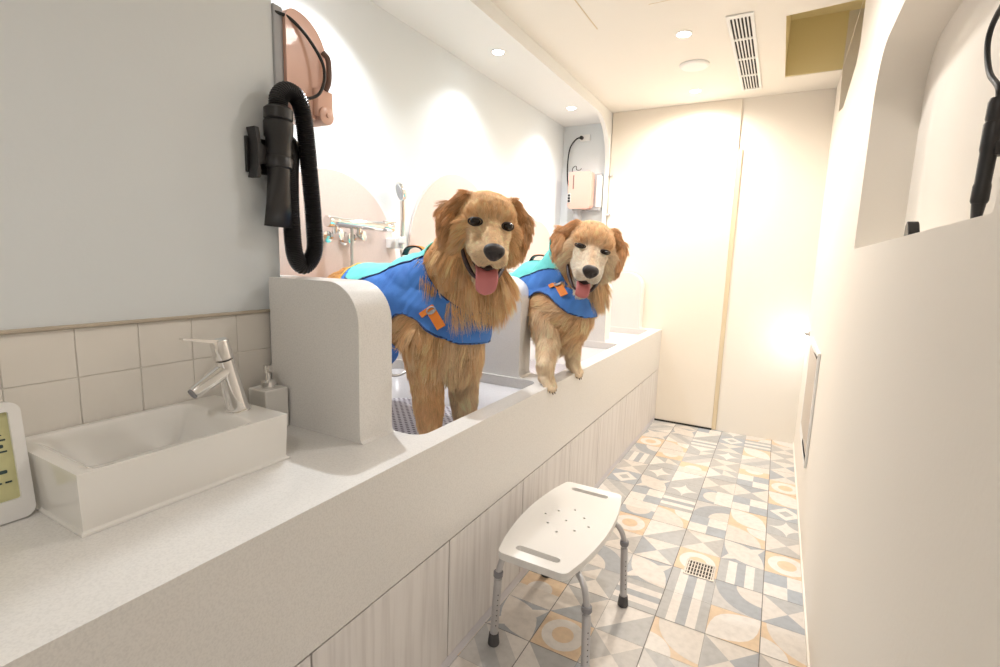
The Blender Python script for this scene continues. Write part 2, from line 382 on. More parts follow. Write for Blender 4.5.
# ---------------------------------------------------------------- ledge, baths, dividers, cabinets
BAYS = [(1.012, 1.755), (1.875, 2.885), (3.005, 3.655)]     # bath openings along the ledge
def build_ledge():
    bm = bmesh.new()
    outer = [(XS + .0005, YE + .002), (XL, YE + .002), (XL, YB - .001), (XA + .0005, YB - .001), (XA + .0005, YN + .001), (XS + .0005, YN + .001)]
    holes = [rrect(-1.52, -.79, y0, y1, .045, 6) for y0, y1 in BAYS]
    plate(bm, [outer] + holes, lambda a, b, h: (a, b, ZL - h), .04)
    ya, yb, zt = YE + .002, YB - .001, ZL - .04      # front apron, joined along the slab's lower front edge
    v = [bm.verts.new(p) for p in ((XL - .022, ya, .396), (XL, ya, .396), (XL, yb, .396), (XL - .022, yb, .396), (XL - .022, ya, zt), (XL, ya, zt), (XL, yb, zt), (XL - .022, yb, zt))]
    for f in ((0, 3, 2, 1), (0, 1, 5, 4), (1, 2, 6, 5), (2, 3, 7, 6), (3, 0, 4, 7)): bm.faces.new([v[i] for i in f])
    bmesh.ops.remove_doubles(bm, verts=bm.verts, dist=1e-5)
    o = fin(bm, 'quartz_worktop', M['quartz'])
    tag(o, 'long speckled white quartz worktop with deep front apron running under sink and dog baths', 'worktop')
    names = ['white sunken dog bath nearest the sink, with the larger dog standing in it',
             'white sunken dog bath in the middle, with the smaller dog standing in it',
             'white sunken dog bath at the far end beside the back wall']
    for (y0, y1), lb in zip(BAYS, names):
        bm = bmesh.new()
        L0 = rrect(-1.52, -.79, y0, y1, .045, 6); L1 = rrect(-1.50, -.81, y0 + .02, y1 - .02, .06, 6)
        r0 = [bm.verts.new((a, b, ZL - .041)) for a, b in L0]; r1 = [bm.verts.new((a, b, .50)) for a, b in L1]
        L2 = rrect(-1.48, -.83, y0 + .04, y1 - .04, .06, 6); r2 = [bm.verts.new((a, b, .475)) for a, b in L2]
        for ra, rb in ((r0, r1), (r1, r2)):
            for i in range(len(ra)):
                f = bm.faces.new((ra[i], ra[(i + 1) % len(ra)], rb[(i + 1) % len(rb)], rb[i])); f.smooth = True
        bm.faces.new(r2)
        o = fin(bm, 'bath_basin', M['tub']); md = o.modifiers.new('s', 'SOLIDIFY'); md.thickness = .012; md.offset = 1
        tag(o, lb, 'bath', 'sunken dog baths in the worktop')
    lb = ['lilac grey perforated mat in the bath under the larger dog', 'lilac grey perforated mat in the bath under the smaller dog', 'lilac grey perforated mat in the far bath beside the back wall']
    for (y0, y1), l in zip(BAYS, lb):
        bm = bmesh.new(); plate(bm, [rrect(-1.455, -.835, y0 + .045, y1 - .045, .05, 6)], lambda a, b, h: (a, b, .524 + h), .010)
        o = fin(bm, 'perforated_mat', M['grate'], bevel=.002)
        tag(o, l, 'mat', 'perforated mats in the baths')
build_ledge()

def divider(name, y0, y1, label, xr=-.882, wall=None):
    r = .105; top = 1.094
    bm = bmesh.new()
    xl = XS + .028 if wall else XA
    prof = [(xl, ZL), (xr + .012, ZL), (xr + .003, ZL + .006), (xr, ZL + .02)] + arc(xr - r, top - r, r, 0, 90, 12) + [(xl, top)]
    plate(bm, [prof], lambda a, b, h: (a, y0 + h, b), y1 - y0)
    if wall: bx(bm, XA, XS + .030, YN + .001, y1, ZL, top)
    o = fin(bm, name, M['quartz'], bevel=.007, seg=3)
    return tag(o, label, 'partition', 'rounded partitions between the dog baths')
divider('bath_partition', .888, 1.008, 'tall white quartz partition with rounded top corner between sink and nearest bath', wall=True)
divider('bath_partition', 1.765, 1.865, 'white quartz bath partition standing directly between the two dogs')
divider('bath_partition', 2.895, 2.995, 'white quartz bath partition behind the smaller dog, second from the back wall')
divider('bath_partition', 3.665, 3.756, 'white quartz bath partition with rounded corner against the cream back wall', xr=-.865)

def arch_panel(yc, zc, r, label):
    bm = bmesh.new(); pts = [(yc + r, ZL)] + arc(yc, zc, r, 0, 180, 32) + [(yc - r, ZL)]
    plate(bm, [pts], lambda a, b, h: (XA + .0006 + h, a, b), .012)
    tag(fin(bm, 'arched_splashback', M['arch'], bevel=.003), label, 'splashback', 'arched splashbacks on the alcove wall')
arch_panel(1.435, 1.115, .37, 'blush arched splashback behind the chrome shower bar, left of the larger dog')
arch_panel(2.31, 1.19, .41, 'blush arched splashback rising behind the larger dog head')
arch_panel(3.33, 1.10, .34, 'blush arched splashback in the far bay behind the smaller dog')

def build_cabinets():
    ys = [-.35, .13, .594, 1.061, 1.516, 1.974, 2.374, 2.882, 3.34, YB - .002]
    lab = ['pale woodgrain cabinet under the sink, nearest the camera', 'pale woodgrain cabinet under the sink basin', 'pale woodgrain cabinet second left of the stool',
           'pale woodgrain cabinet directly behind the stool near legs', 'pale woodgrain cabinet behind the stool far legs', 'pale woodgrain cabinet just beyond the stool',
           'pale woodgrain cabinet below the smaller dog', 'pale woodgrain cabinet second from the back wall', 'pale woodgrain cabinet meeting the back wall']
    for i, (a, b) in enumerate(zip(ys, ys[1:])):
        e = empty('base_cabinet', (-.75, (a + b) / 2, 0), lab[i], 'cabinet', 'woodgrain cabinets below the worktop')
        bm = bmesh.new(); bx(bm, -1.2, XL - .021, a + .001, b - .001, .03, .392)
        fin(bm, 'cabinet_body', M['dark'], e)
        box('cabinet_door', (XL - .0195, XL - .001, a + .0022, b - .0022, .034, .3905), M['laminate'], e, bevel=.0012)
        box('plinth', (XL - .03, XL - .0015, a + .0003, b - .0003, 0, .0325), M['skirt'], e)
build_cabinets()

# ---------------------------------------------------------------- sink corner
def build_sink():
    e = empty('counter_sink', (-1.09, .53, ZL), 'rectangular white ceramic counter sink standing on the quartz worktop', 'sink')
    x0, x1, y0, y1, z0, z1 = XS + .009, -.953, .339, .734, ZL, .797
    bm = bmesh.new(); NX, NY = 34, 54
    # upper skin: grid warped to a rounded rectangle, basin pressed into it
    def top(u, v):
        x = x0 + (x1 - x0) * u; y = y0 + (y1 - y0) * v
        bx0, bx1, by0, by1 = x0 + .02, x1 - .010, y0 + .014, y0 + .318
        def rise(t, w): t = max(0, min(1, t / w)); return t * t * (3 - 2 * t)
        d = rise(x - bx0, .03) * rise(bx1 - x, .018) * rise(y - by0, .10) * rise(by1 - y, .05)
        return x, y, z1 - .078 * d
    us = sorted(set([0, .004, .012] + [i / NX for i in range(1, NX)] + [.988, .996, 1])); vs_ = sorted(set([0, .003, .01] + [i / NY for i in range(1, NY)] + [.99, .997, 1]))
    g = [[bm.verts.new(top(u, v)) for v in vs_] for u in us]
    for i in range(len(us) - 1):
        for j in range(len(vs_) - 1): bm.faces.new((g[i][j], g[i + 1][j], g[i + 1][j + 1], g[i][j + 1]))
    rim = [g[i][0] for i in range(len(us))] + [g[-1][j] for j in range(1, len(vs_))] + [g[i][-1] for i in range(len(us) - 2, -1, -1)] + [g[0][j] for j in range(len(vs_) - 2, 0, -1)]
    cx, cy = (x0 + x1) / 2, (y0 + y1) / 2; prev = rim
    for z, k in ((z1 - .01, 1.0), (z0 + .012, .985), (z0 + .007, .986), (z0 + .005, 1.008), (z0 + .0003, 1.010)):
        ring = [bm.verts.new((x0 + (v.co.x - x0) * k, cy + (v.co.y - cy) * k, z)) for v in rim]
        for i in range(len(rim)): bm.faces.new((prev[i], ring[i], ring[(i + 1) % len(rim)], prev[(i + 1) % len(rim)]))
        prev = ring
    bm.faces.new(prev)
    o = fin(bm, 'basin', M['ceramic'], e, smooth=True)
    md = o.modifiers.new('b', 'BEVEL'); md.width = .004; md.segments = 3; md.limit_method = 'ANGLE'; md.angle_limit = math.radians(50)
    bm = bmesh.new(); lathe(bm, (-1.09, .49, z1 - .0785), (0, 0, 1), [(0, .018), (.0012, .018), (.002, .015), (.002, 0)], 24)
    fin(bm, 'drain', M['chrome'], e)
    # tap: leaning body, down-turned spout and flat lever, in one vertical plane
    t = empty('basin_tap', (-1.066, .690, z1), 'chrome single lever tap with angled spout at the right end of the sink', 'tap')
    X = -1.066
    B, T = Vector((X, .690, z1 - .0005)), Vector((X, .652, .966)); ax = (T - B).normalized(); L = (T - B).length
    bm = bmesh.new(); lathe(bm, B, ax, [(0, .0275), (.004, .0275), (.007, .0245), (.05, .0225), (.09, .0205), (L - .047, .0195)], 32); fin(bm, 'tap_body', M['chrome'], t, smooth=False)
    bm = bmesh.new(); m_ = B + ax * (L - .045)
    lathe(bm, m_, ax, [(0, .0175), (.003, .0200), (.040, .0195), (.045, .0165), (.046, 0)], 32)
    hd = m_ + ax * .040
    r_ = bmesh.ops.create_cube(bm, size=2); a_, b2 = hd + Vector((0, -.008, .002)), Vector((X, .573, .9775)); dl = (b2 - a_).normalized(); nl = dl.cross(Vector((1, 0, 0)))
    for v in r_['verts']:
        x, y, z = v.co; p = a_ if y < 0 else b2; v.co = p + Vector((1, 0, 0)) * x * (.0105 if y < 0 else .0075) + nl * z * (.0040 if y < 0 else .0018)
    fin(bm, 'lever', M['chrome'], t)
    bm = bmesh.new(); s0 = B + ax * .105; s1 = Vector((X, .590, .858))
    lathe(bm, s0, s1 - s0, [(-.005, .0195), (.02, .018), ((s1 - s0).length - .004, .0145), ((s1 - s0).length, .0125)], 28); fin(bm, 'spout', M['chrome'], t)
    bm = bmesh.new(); d = (s1 - s0).normalized(); lathe(bm, s1 - d * .001, d, [(0, .0112), (.004, .0108)], 24); fin(bm, 'aerator', M['grey_plastic'], t)
    # soap dispenser
    s = empty('soap_dispenser', (-1.172, .855, ZL), 'square white soap dispenser with chrome pump between sink and partition', 'soap dispenser')
    box('bottle', (-1.209, -1.137, .812, .882, ZL + .0003, ZL + .112), M['ceramic'], s, bevel=.004)
    bm = bmesh.new(); lathe(bm, (-1.172, .847, ZL + .1125), (0, 0, 1), [(0, .019), (.016, .019), (.019, .016), (.020, .007), (.040, .007), (.041, .0115), (.060, .0115), (.061, 0)], 24)
    tube(bm, [(-1.172, .847, ZL + .165), (-1.150, .835, ZL + .167), (-1.140, .829, ZL + .160)], [.0065, .0055, .0045], 12)
    fin(bm, 'pump', M['chrome'], s)
    # framed note leaning at the left end
    f = empty('framed_notice', (-1.14, .33, ZL), 'white rounded frame with yellow paper standing left of the sink, cut by the picture edge', 'picture frame')
    # frame faces the room across the sink: its width runs along the local x axis
    RR = Matrix.Translation(Vector((-1.116, .333, ZL + .0006))) @ Matrix.Rotation(math.radians(91.0), 4, 'Z') @ Matrix.Rotation(math.radians(-7.0), 4, 'X')
    fr = lambda a, b, h: RR @ Vector((a, -h, b))
    W, H = .17, .203
    bm = bmesh.new(); plate(bm, [rrect(-W, 0, 0, H, .018, 6), rrect(-W + .017, -.017, .036, H - .016, .003, 3)], fr, .012); fin(bm, 'frame', M['white_plastic'], f, bevel=.0025)
    bm = bmesh.new(); plate(bm, [rrect(-W + .016, -.016, .035, H - .015, .003, 3)], lambda a, b, h: fr(a, b, h + .002), .004); fin(bm, 'paper_sheet', M['paper'], f)
    bm = bmesh.new(); rnd = random.Random(4)
    for r, (zz, hh) in enumerate(((.148, .002), (.139, .003), (.127, .006), (.119, .003), (.083, .006), (.066, .003))):
        a = -.020 - (.004 if r % 2 else .008)
        for k in range(7):
            ln = rnd.uniform(.006, .016)
            plate(bm, [rrect(a - ln, a, zz, zz + hh, hh * .3, 2)], lambda p, q_, h: fr(p, q_, h + .0062), .0004)
            a -= ln + .004
            if a < -W + .04: break
    fin(bm, 'writing', M['ink'], f)['kind'] = 'stuff'
build_sink()

# ---------------------------------------------------------------- shower stool
def build_stool():
    e = empty('shower_stool', (-.52, 1.42, 0), 'white plastic shower stool with grey metal legs on the patterned floor', 'stool')
    cx, cy = -.524, 1.434; hw, hl = .135, .272; zt = .338
    def outline(k=1.0, n=14):
        pts = []
        # long sides bow outward, short ends nearly straight, corners rounded
        for (sx, sy) in ((1, -1), (1, 1), (-1, 1), (-1, -1)):
            pass
        def side(t): return hw * (.80 + .23 * math.sin(PI * t))
        rc = .022
        right = [(side(t) , -hl + 2 * hl * t) for t in [i / n for i in range(n + 1)]]
        r = [(x, max(-hl + rc, min(hl - rc, y))) for x, y in right]
        out = []
        out += arc(side(0) - rc, -hl + rc, rc, 270, 350, 5)
        out += [(x, y) for x, y in right[2:-2]]
        out += arc(side(1) - rc, hl - rc, rc, 10, 90, 5)
        out += arc(-side(1) + rc, hl - rc, rc, 90, 170, 5)
        out += [(-x, y) for x, y in right[2:-2][::-1]]
        out += arc(-side(0) + rc, -hl + rc, rc, 190, 270, 5)
        return [(cx + x * k, cy + y * (1 - (1 - k) * hw / hl)) for x, y in out]
    slot = lambda yc: rrect(cx - .068, cx + .068, yc - .0125, yc + .0125, .0124, 6)
    holes = [slot(cy - .222), slot(cy + .222)]
    dots = [(-.045, -.05), (-.045, .04), (.0, -.085), (.0, -.005), (.0, .075), (.045, -.05), (.045, .04), (-.075, .0), (.075, -.005)]
    holes += [arc(cx + a, cy + b, .0048, 0, 360, 10)[:-1] for a, b in dots]
    def dish(a, b):
        u = (a - cx) / hw; v = (b - cy) / hl
        return -.007 * max(0, 1 - u * u) * max(0, 1 - v ** 4)
    bm = bmesh.new(); plate(bm, [outline()] + holes, lambda a, b, h: (a, b, zt - .022 + h), .022)
    fin(bm, 'seat', M['white_plastic'], e, bevel=.0045, seg=3)
    bm = bmesh.new()
    for s in (-1, 1): bx(bm, cx + s * .07 - .006, cx + s * .07 + .006, cy - .19, cy + .19, zt - .034, zt - .0222)
    fin(bm, 'seat_rib', M['white_plastic'], e, bevel=.002)
    feet = [(-.655, 1.208), (-.655, 1.600), (-.362, 1.588), (-.362, 1.200)]
    tops = [(-.615, 1.262), (-.615, 1.560), (-.430, 1.560), (-.430, 1.262)]
    for (fx, fy), (tx, ty) in zip(feet, tops):
        zt2 = zt - .028; mid = Vector((fx + (tx - fx) * .12, fy + (ty - fy) * .12, .215)); ft = Vector((fx, fy, .03))
        bm = bmesh.new()
        pts = catmull([(cx + (tx - cx) * .4, ty, zt2), (tx + (cx - tx) * .15, ty, zt2 - .001), (tx + (fx - tx) * .55, ty + (fy - ty) * .55, zt2 - .022), mid + Vector((0, 0, .02)), mid], 5)
        tube(bm, pts, .0092, 16); leg = fin(bm, 'leg', M['alu'], e)
        bm = bmesh.new(); d = ft - mid
        tube(bm, [mid, ft], .0120, 18)
        for k in range(7):
            p = mid + d * (.25 + .09 * k); n = Vector((1, -1, 0)).normalized()
            lathe(bm, p + n * .0118, n, [(0, .0018), (.0006, .0018)], 8, mi=1)
        o = fin(bm, 'lower_tube', [M['alu'], M['dark']], leg, world=False)
        bm = bmesh.new(); lathe(bm, mid + Vector((0, 0, .006)), -d, [(0, .0125), (.003, .0145), (.016, .0145), (.018, .0125)], 20); fin(bm, 'collar', M['grey_plastic'], leg, world=False)
        bm = bmesh.new(); lathe(bm, (fx, fy, .0012), (0, 0, 1), [(0, .0165), (.003, .018), (.016, .0165), (.036, .0145), (.037, .012)], 20); fin(bm, 'foot', M['rubber'], leg, world=False)
        off = e.location
        for c in leg.children: c.data.transform(Matrix.Translation(-off))
build_stool()

# ---------------------------------------------------------------- floor drain, ceiling and wall fittings
def build_fittings():
    e = empty('floor_drain', (-.16, 1.945, 0), 'small square steel floor drain grille set in the patterned tiles', 'drain')
    c = Vector((-.160, 1.943, 0)); s = .054
    bm = bmesh.new(); plate(bm, [rrect(c.x - s, c.x + s, c.y - s, c.y + s, .003, 2), rrect(c.x - s + .007, c.x + s - .007, c.y - s + .007, c.y + s - .007, .002, 2)], lambda a, b, h: (a, b, .0011 + h), .0022)
    for i in range(9):
        x = c.x - s + .0115 + i * .0107; bx(bm, x - .0022, x + .0022, c.y - s + .006, c.y + s - .006, .0013, .0030)
    for j in range(3):
        y = c.y - .027 + j * .027; bx(bm, c.x - s + .006, c.x + s - .006, y - .0016, y + .0016, .0013, .0029)
    fin(bm, 'grille', M['steel'], e)
    box('sump', (c.x - s + .004, c.x + s - .004, c.y - s + .004, c.y + s - .004, .00095, .0012), M['dark'], e)
    # downlights
    labs = ['round recessed downlight in the alcove soffit nearest the camera', 'round recessed downlight in the middle of the alcove soffit', 'round recessed downlight in the far end of the alcove soffit']
    for (x, y), l in zip(SOFFIT_LIGHTS, labs):
        e = empty('downlight', (x, y, 2.185), l, 'ceiling light', 'downlights in the alcove soffit')
        bm = bmesh.new(); lathe(bm, (x, y, 2.1848), (0, 0, -1), [(0, .038), (.002, .038), (.003, .034), (.003, .030), (.001, .029), (.001, 0)], 28); fin(bm, 'trim_ring', M['white_paint'], e)
        bm = bmesh.new(); lathe(bm, (x, y, 2.1836), (0, 0, -1), [(0, .028), (.0022, .027), (.003, 0)], 28); fin(bm, 'lens', M['lens_cool'], e)
    labs = ['round glowing downlight in the cream ceiling left of the air vent', 'round downlight in the cream ceiling close to the back wall', 'round fill downlight added out of view in the ceiling near the stool', 'round fill downlight added unseen in the ceiling behind the camera']
    for i, ((x, y), l) in enumerate(zip(CEIL_LIGHTS, labs)):  # last two fittings only house the added fill lamps
        e = empty('downlight', (x, y, ZC), l, 'ceiling light', 'downlights in the corridor ceiling')
        bm = bmesh.new(); lathe(bm, (x, y, ZC - .0002), (0, 0, -1), [(0, .040), (.002, .040), (.003, .036), (.003, .032), (.001, .031), (.001, 0)], 28); fin(bm, 'trim_ring', M['white_paint'], e)
        bm = bmesh.new(); lathe(bm, (x, y, ZC - .0014), (0, 0, -1), [(0, .030), (.0022, .029), (.003, 0)], 28); fin(bm, 'lens', M['lens'], e)
    bm = bmesh.new(); lathe(bm, (-.524, 3.06, ZC - .0002), (0, 0, -1), [(0, .078), (.006, .078), (.012, .070), (.013, .060), (.013, 0)], 36)
    tag(fin(bm, 'ceiling_speaker', M['white_paint']), 'flat round white disc fixed to the cream ceiling behind the downlight', 'ceiling disc')
    # slot air vent
    e = empty('air_vent', (-.275, 3.05, ZC), 'long white ceiling air vent with dark parallel slots', 'air vent')
    x0, x1, y0, y1 = -.322, -.210, 2.545, 3.60
    bm = bmesh.new(); plate(bm, [[(x0, y0), (x1, y0), (x1, y1), (x0, y1)], [(x0 + .012, y0 + .03), (x1 - .012, y0 + .03), (x1 - .012, y1 - .02), (x0 + .012, y1 - .02)]], lambda a, b, h: (a, b, ZC - .0004 - h), .007); fin(bm, 'vent_frame', M['white_paint'], e, bevel=.0015)
    bm = bmesh.new(); n = 6; w_ = (x1 - x0 - .024) / n
    for i in range(n + 1):
        x = x0 + .012 + i * w_; bx(bm, x - .0030, x + .0030, y0 + .03, y1 - .02, ZC - .0066, ZC - .0012)
    for y in (y0 + .27, y0 + .53, y0 + .79): bx(bm, x0 + .012, x1 - .012, y - .008, y + .008, ZC - .0069, ZC - .0012)
    fin(bm, 'vane', M['white_paint'], e)
    box('duct', (x0 + .010, x1 - .010, y0 + .028, y1 - .018, ZC - .0010, ZC - .0003), M['dark'], e)
    # framed panel on the right wall, with a little lamp at its far top corner
    e = empty('wall_panel', (XR, 2.86, .54), 'narrow taupe wall panel in a white frame low on the right wall', 'wall panel')
    bm = bmesh.new(); plate(bm, [[(2.545, .275), (3.14, .275), (3.14, .800), (2.545, .800)], [(2.549, .335), (3.10, .335), (3.10, .768), (2.549, .768)]], lambda a, b, h: (XR - .0008 - h, a, b), .011); fin(bm, 'panel_frame', M['white_paint'], e, bevel=.002)
    bm = bmesh.new(); bx(bm, XR - .0112, XR - .0008, 2.5485, 3.101, .334, .766); fin(bm, 'panel_board', M['mirror_grey'], e)
    e = empty('night_light', (.165, 3.56, .76), 'small lit lamp on the right wall above the far end of the framed panel', 'wall light')
    bm = bmesh.new(); lathe(bm, (XR - .0005, 3.50, .775), (-1, 0, 0), [(0, .016), (.006, .016), (.008, .008), (.018, .008)], 20); tube(bm, [(.169, 3.50, .775), (.160, 3.53, .775), (.158, 3.565, .762)], .006, 12); fin(bm, 'bracket', M['steel'], e)
    bm = bmesh.new(); lathe(bm, (.157, 3.56, .762), (-.25, .6, -.7), [(0, .008), (.01, .015), (.030, .022), (.031, .018), (.024, 0)], 20); fin(bm, 'lamp_shade', M['shade'], e)
    # two small hooks on the jamb of the far alcove
    for z, l in ((1.80, 'upper of the two small steel hooks on the white jamb beside the back wall'), (1.515, 'lower of the two small steel hooks on the white jamb beside the back wall')):
        bm = bmesh.new(); lathe(bm, (-1.1895, 3.755, z), (1, 0, 0), [(0, .012), (.004, .012), (.005, .005), (.022, .005), (.023, .009), (.027, .009), (.028, 0)], 16)
        tube(bm, [(-1.186, 3.755, z + .012), (-1.184, 3.755, z + .06), (-1.186, 3.756, z + .13)], .0018, 8)
        tag(fin(bm, 'wall_hook', M['steel']), l, 'hook', 'hooks on the jamb')
build_fittings()

# ---------------------------------------------------------------- dryers, hoses, shower
def ribbed_hose(bm, pts, r, pitch=.0048, n=16, mi=0):
    P = catmull(pts, 14); L = [0]
    for a, b in zip(P, P[1:]): L.append(L[-1] + (b - a).length)
    N = int(L[-1] / (pitch / 2)); out = []; rs = []; j = 0
    for i in range(N + 1):
        t = L[-1] * i / N
        while j < len(L) - 2 and L[j + 1] < t: j += 1
        f = (t - L[j]) / max(1e-9, L[j + 1] - L[j]); out.append(P[j].lerp(P[j + 1], f)); rs.append(r if i % 2 else r * .88)
    tube(bm, out, rs, n, mi=mi)

def nozzle(parent, top, d, k=1.0):
    """stepped black dryer wand ending in a flat flared nozzle, hanging along d from top"""
    bm = bmesh.new()
    lathe(bm, top, d, [(0, .024 * k), (.006, .029 * k), (.030, .029 * k), (.034, .026 * k), (.038, .030 * k), (.075, .029 * k), (.080, .026 * k), (.125, .025 * k), (.13, .028 * k), (.152, .028 * k), (.156, .024 * k)], 28)
    fin(bm, 'wand', M['black'], parent)
    bm = bmesh.new(); c = Vector(top) + Vector(d).normalized() * .152; dd = Vector(d).normalized(); prev = None
    ux = Vector((0, 1, 0)); ux = (ux - dd * ux.dot(dd)).normalized(); vx = dd.cross(ux)
    for t, a, b in ((0, .023, .023), (.015, .023, .022), (.075, .029, .015), (.125, .036, .009), (.125, .033, .006), (.105, .030, .005)):
        ring = [bm.verts.new(c + dd * t * k + ux * a * k * math.cos(2 * PI * i / 28) + vx * b * k * math.sin(2 * PI * i / 28)) for i in range(28)]
        if prev:
            for i in range(28): bm.faces.new((prev[i], prev[(i + 1) % 28], ring[(i + 1) % 28], ring[i]))
        prev = ring
    bm.faces.new(prev)
    fin(bm, 'flat_nozzle', M['black'], parent, smooth=True)

def build_dryer_near():
    # body on the alcove's near end wall
    e = empty('wall_dryer', (-1.37, YN, 1.66), 'salmon pink wall dryer at top left, partly hidden by the blue wall', 'dryer', 'salmon wall dryers')
    def prof(a, b, h): return (a, b, h)
    bm = bmesh.new(); pts = rrect(YN + .03, YN + .168, 1.545, 1.815, [.012, .035, .105, .03], 12)
    plate(bm, [pts], lambda a, b, h: (-1.425 + h, a, b), .203); fin(bm, 'dryer_body', M['salmon'], e, bevel=.030, seg=6)
    bm = bmesh.new(); bx(bm, -1.405, -1.232, YN + .0006, YN + .0305, 1.60, 1.81); fin(bm, 'mounting_plate', M['mid_grey'], e, bevel=.004)
    bm = bmesh.new(); plate(bm, [rrect(-1.262, -1.222, YN + .115, YN + .185, .012, 5)], lambda a, b, h: (a + .012, b, 1.555 + h), .075)
    lathe(bm, (-1.222, YN + .150, 1.560), (1, 0, 0), [(-.04, .026), (.018, .026), (.020, .022), (.020, .006), (.026, .006), (.027, 0)], 24)
    fin(bm, 'control_knob', M['salmon'], e, bevel=.003)
    bm = bmesh.new(); tube(bm, catmull([(-1.216, YN + .150, 1.735), (-1.206, YN + .160, 1.715), (-1.204, YN + .160, 1.66), (-1.211, YN + .154, 1.632)], 6), [.008] * 19, 14); fin(bm, 'grip', M['brown'], e)
    bm = bmesh.new(); lathe(bm, (-1.36, YN + .10, 1.5455), (0, 0, -1), [(0, .034), (.02, .032), (.022, .028), (.05, .026), (.05, 0)], 24); fin(bm, 'hose_outlet', M['mid_grey'], e)
    bm = bmesh.new(); tube(bm, catmull([(-1.236, .952, 1.790), (-1.222, .990, 1.785), (-1.205, 1.040, 1.745), (-1.190, 1.075, 1.680), (-1.195, 1.060, 1.610), (-1.212, 1.000, 1.580), (-1.236, .955, 1.578)], 8), .0045, 10)
    tag(fin(bm, 'dangling_cable', M['black_soft']), 'thin black cable curving across the front of the near pink dryer', 'cable')
    # nozzle holder and wand on the sink wall, hose looping round the wall's end
    e = empty('dryer_wand', (-1.20, .915, 1.4), 'black dryer wand with flat nozzle and ribbed hose clipped on the blue wall', 'dryer wand')
    top = Vector((-1.188, .918, 1.535)); nozzle(e, top, (0, -.03, -1), 1.24)
    bm = bmesh.new(); P = [top + Vector((0, 0, -.01)), (-1.188, .921, 1.560), (-1.186, .943, 1.582), (-1.185, .978, 1.572), (-1.188, .999, 1.52), (-1.188, 1.012, 1.40), (-1.190, 1.026, 1.25), (-1.196, 1.030, 1.165), (-1.205, 1.000, 1.124), (-1.207, .972, 1.155), (-1.200, .958, 1.25), (-1.208, .962, 1.36), (-1.25, 1.0, 1.46), (-1.33, 1.03, 1.475), (-1.36, 1.03, 1.50)]
    ribbed_hose(bm, P, .0245); fin(bm, 'hose', M['black'], e)
    bm = bmesh.new(); bx(bm, XS + .0006, XS + .010, .850, .915, 1.365, 1.455)
    plate(bm, [[(.850, 1.350), (.864, 1.350), (.870, 1.385), (.890, 1.392), (.890, 1.430), (.870, 1.436), (.864, 1.475), (.850, 1.475), (.858, 1.44), (.858, 1.385)]], lambda a, b, h: (XS + .010 + h, a, b), .034)
    bx(bm, XS + .010, XS + .028, .878, .910, 1.392, 1.430)
    fin(bm, 'wall_clip', M['black'], e, bevel=.002)
build_dryer_near()

def build_dryer_far():
    y = YB - .012
    e = empty('wall_dryer', (-1.37, y, 1.68), 'pale salmon wall dryer on the far alcove wall above the smaller dog', 'dryer', 'salmon wall dryers')
    bm = bmesh.new(); plate(bm, [rrect(-1.462, -1.282, 1.555, 1.825, [.03, .03, .018, .018], 6)], lambda a, b, h: (a, y - .012 - h, b), .11); fin(bm, 'dryer_body', M['salmon_pale'], e, bevel=.016, seg=4)
    box('mounting_plate', (-1.335, -1.235, y - .055, y - .0006, 1.545, 1.815), M['mid_grey'], e, bevel=.004)
    box('cover_strip', (-1.262, -1.232, y - .060, y - .0006, 1.57, 1.80), M['white_plastic'], e, bevel=.003)
    box('display_slot', (-1.425, -1.417, y - .1235, y - .1215, 1.70, 1.80), M['brown'], e, bevel=.0005)
    bm = bmesh.new(); plate(bm, [rrect(-1.462, -1.438, 1.600, 1.668, .004, 3)], lambda a, b, h: (a, y - .1216 - h, b), .003); fin(bm, 'switch_plate', M['white_plastic'], e)
    for k in range(3):
        bm = bmesh.new(); plate(bm, [rrect(-1.459, -1.441, 1.604 + k * .021, 1.621 + k * .021, .003, 3)], lambda a, b, h: (a, y - .1247 - h, b), .003); fin(bm, 'switch', M['black'], e)
    bm = bmesh.new(); lathe(bm, (-1.40, y - .07, 1.5555), (0, 0, -1), [(0, .038), (.012, .038), (.014, .030), (.035, .028), (.037, .034), (.075, .032), (.077, .028), (.14, .026), (.14, 0)], 24); fin(bm, 'hose_outlet', M['mid_grey'], e)
    bm = bmesh.new(); bx(bm, -1.425, -1.350, y - .016, y - .0006, 2.065, 2.110); lathe(bm, (-1.412, y - .0155, 2.088), (0, -1, 0), [(0, .014), (.02, .013), (.021, 0)], 16, 1); lathe(bm, (-1.376, y - .0155, 2.088), (0, -1, 0), [(0, .011), (.002, .011), (.002, 0)], 16)
    tag(fin(bm, 'power_socket', [M['white_plastic'], M['black']]), 'small white power socket high on the far alcove wall', 'socket')
    bm = bmesh.new(); tube(bm, catmull([(-1.415, y - .035, 2.088), (-1.45, y - .04, 2.075), (-1.495, y - .035, 2.02), (-1.512, y - .03, 1.92), (-1.508, y - .03, 1.80), (-1.494, y - .04, 1.745), (-1.483, y - .05, 1.725)], 8), .0052, 10)
    tag(fin(bm, 'dangling_cable', M['black_soft']), 'black cable hanging from the socket to the far pink dryer', 'cable')
    bm = bmesh.new(); tube(bm, catmull([(-1.46, y - .06, 1.826), (-1.455, y - .06, 1.865), (-1.43, y - .06, 1.876), (-1.425, y - .06, 1.850), (-1.40, y - .06, 1.846), (-1.385, y - .06, 1.858)], 6), .003, 8)
    tag(fin(bm, 'wire_hook', M['black_soft']), 'small bent black wire hook on top of the far pink dryer', 'hook')
build_dryer_far()

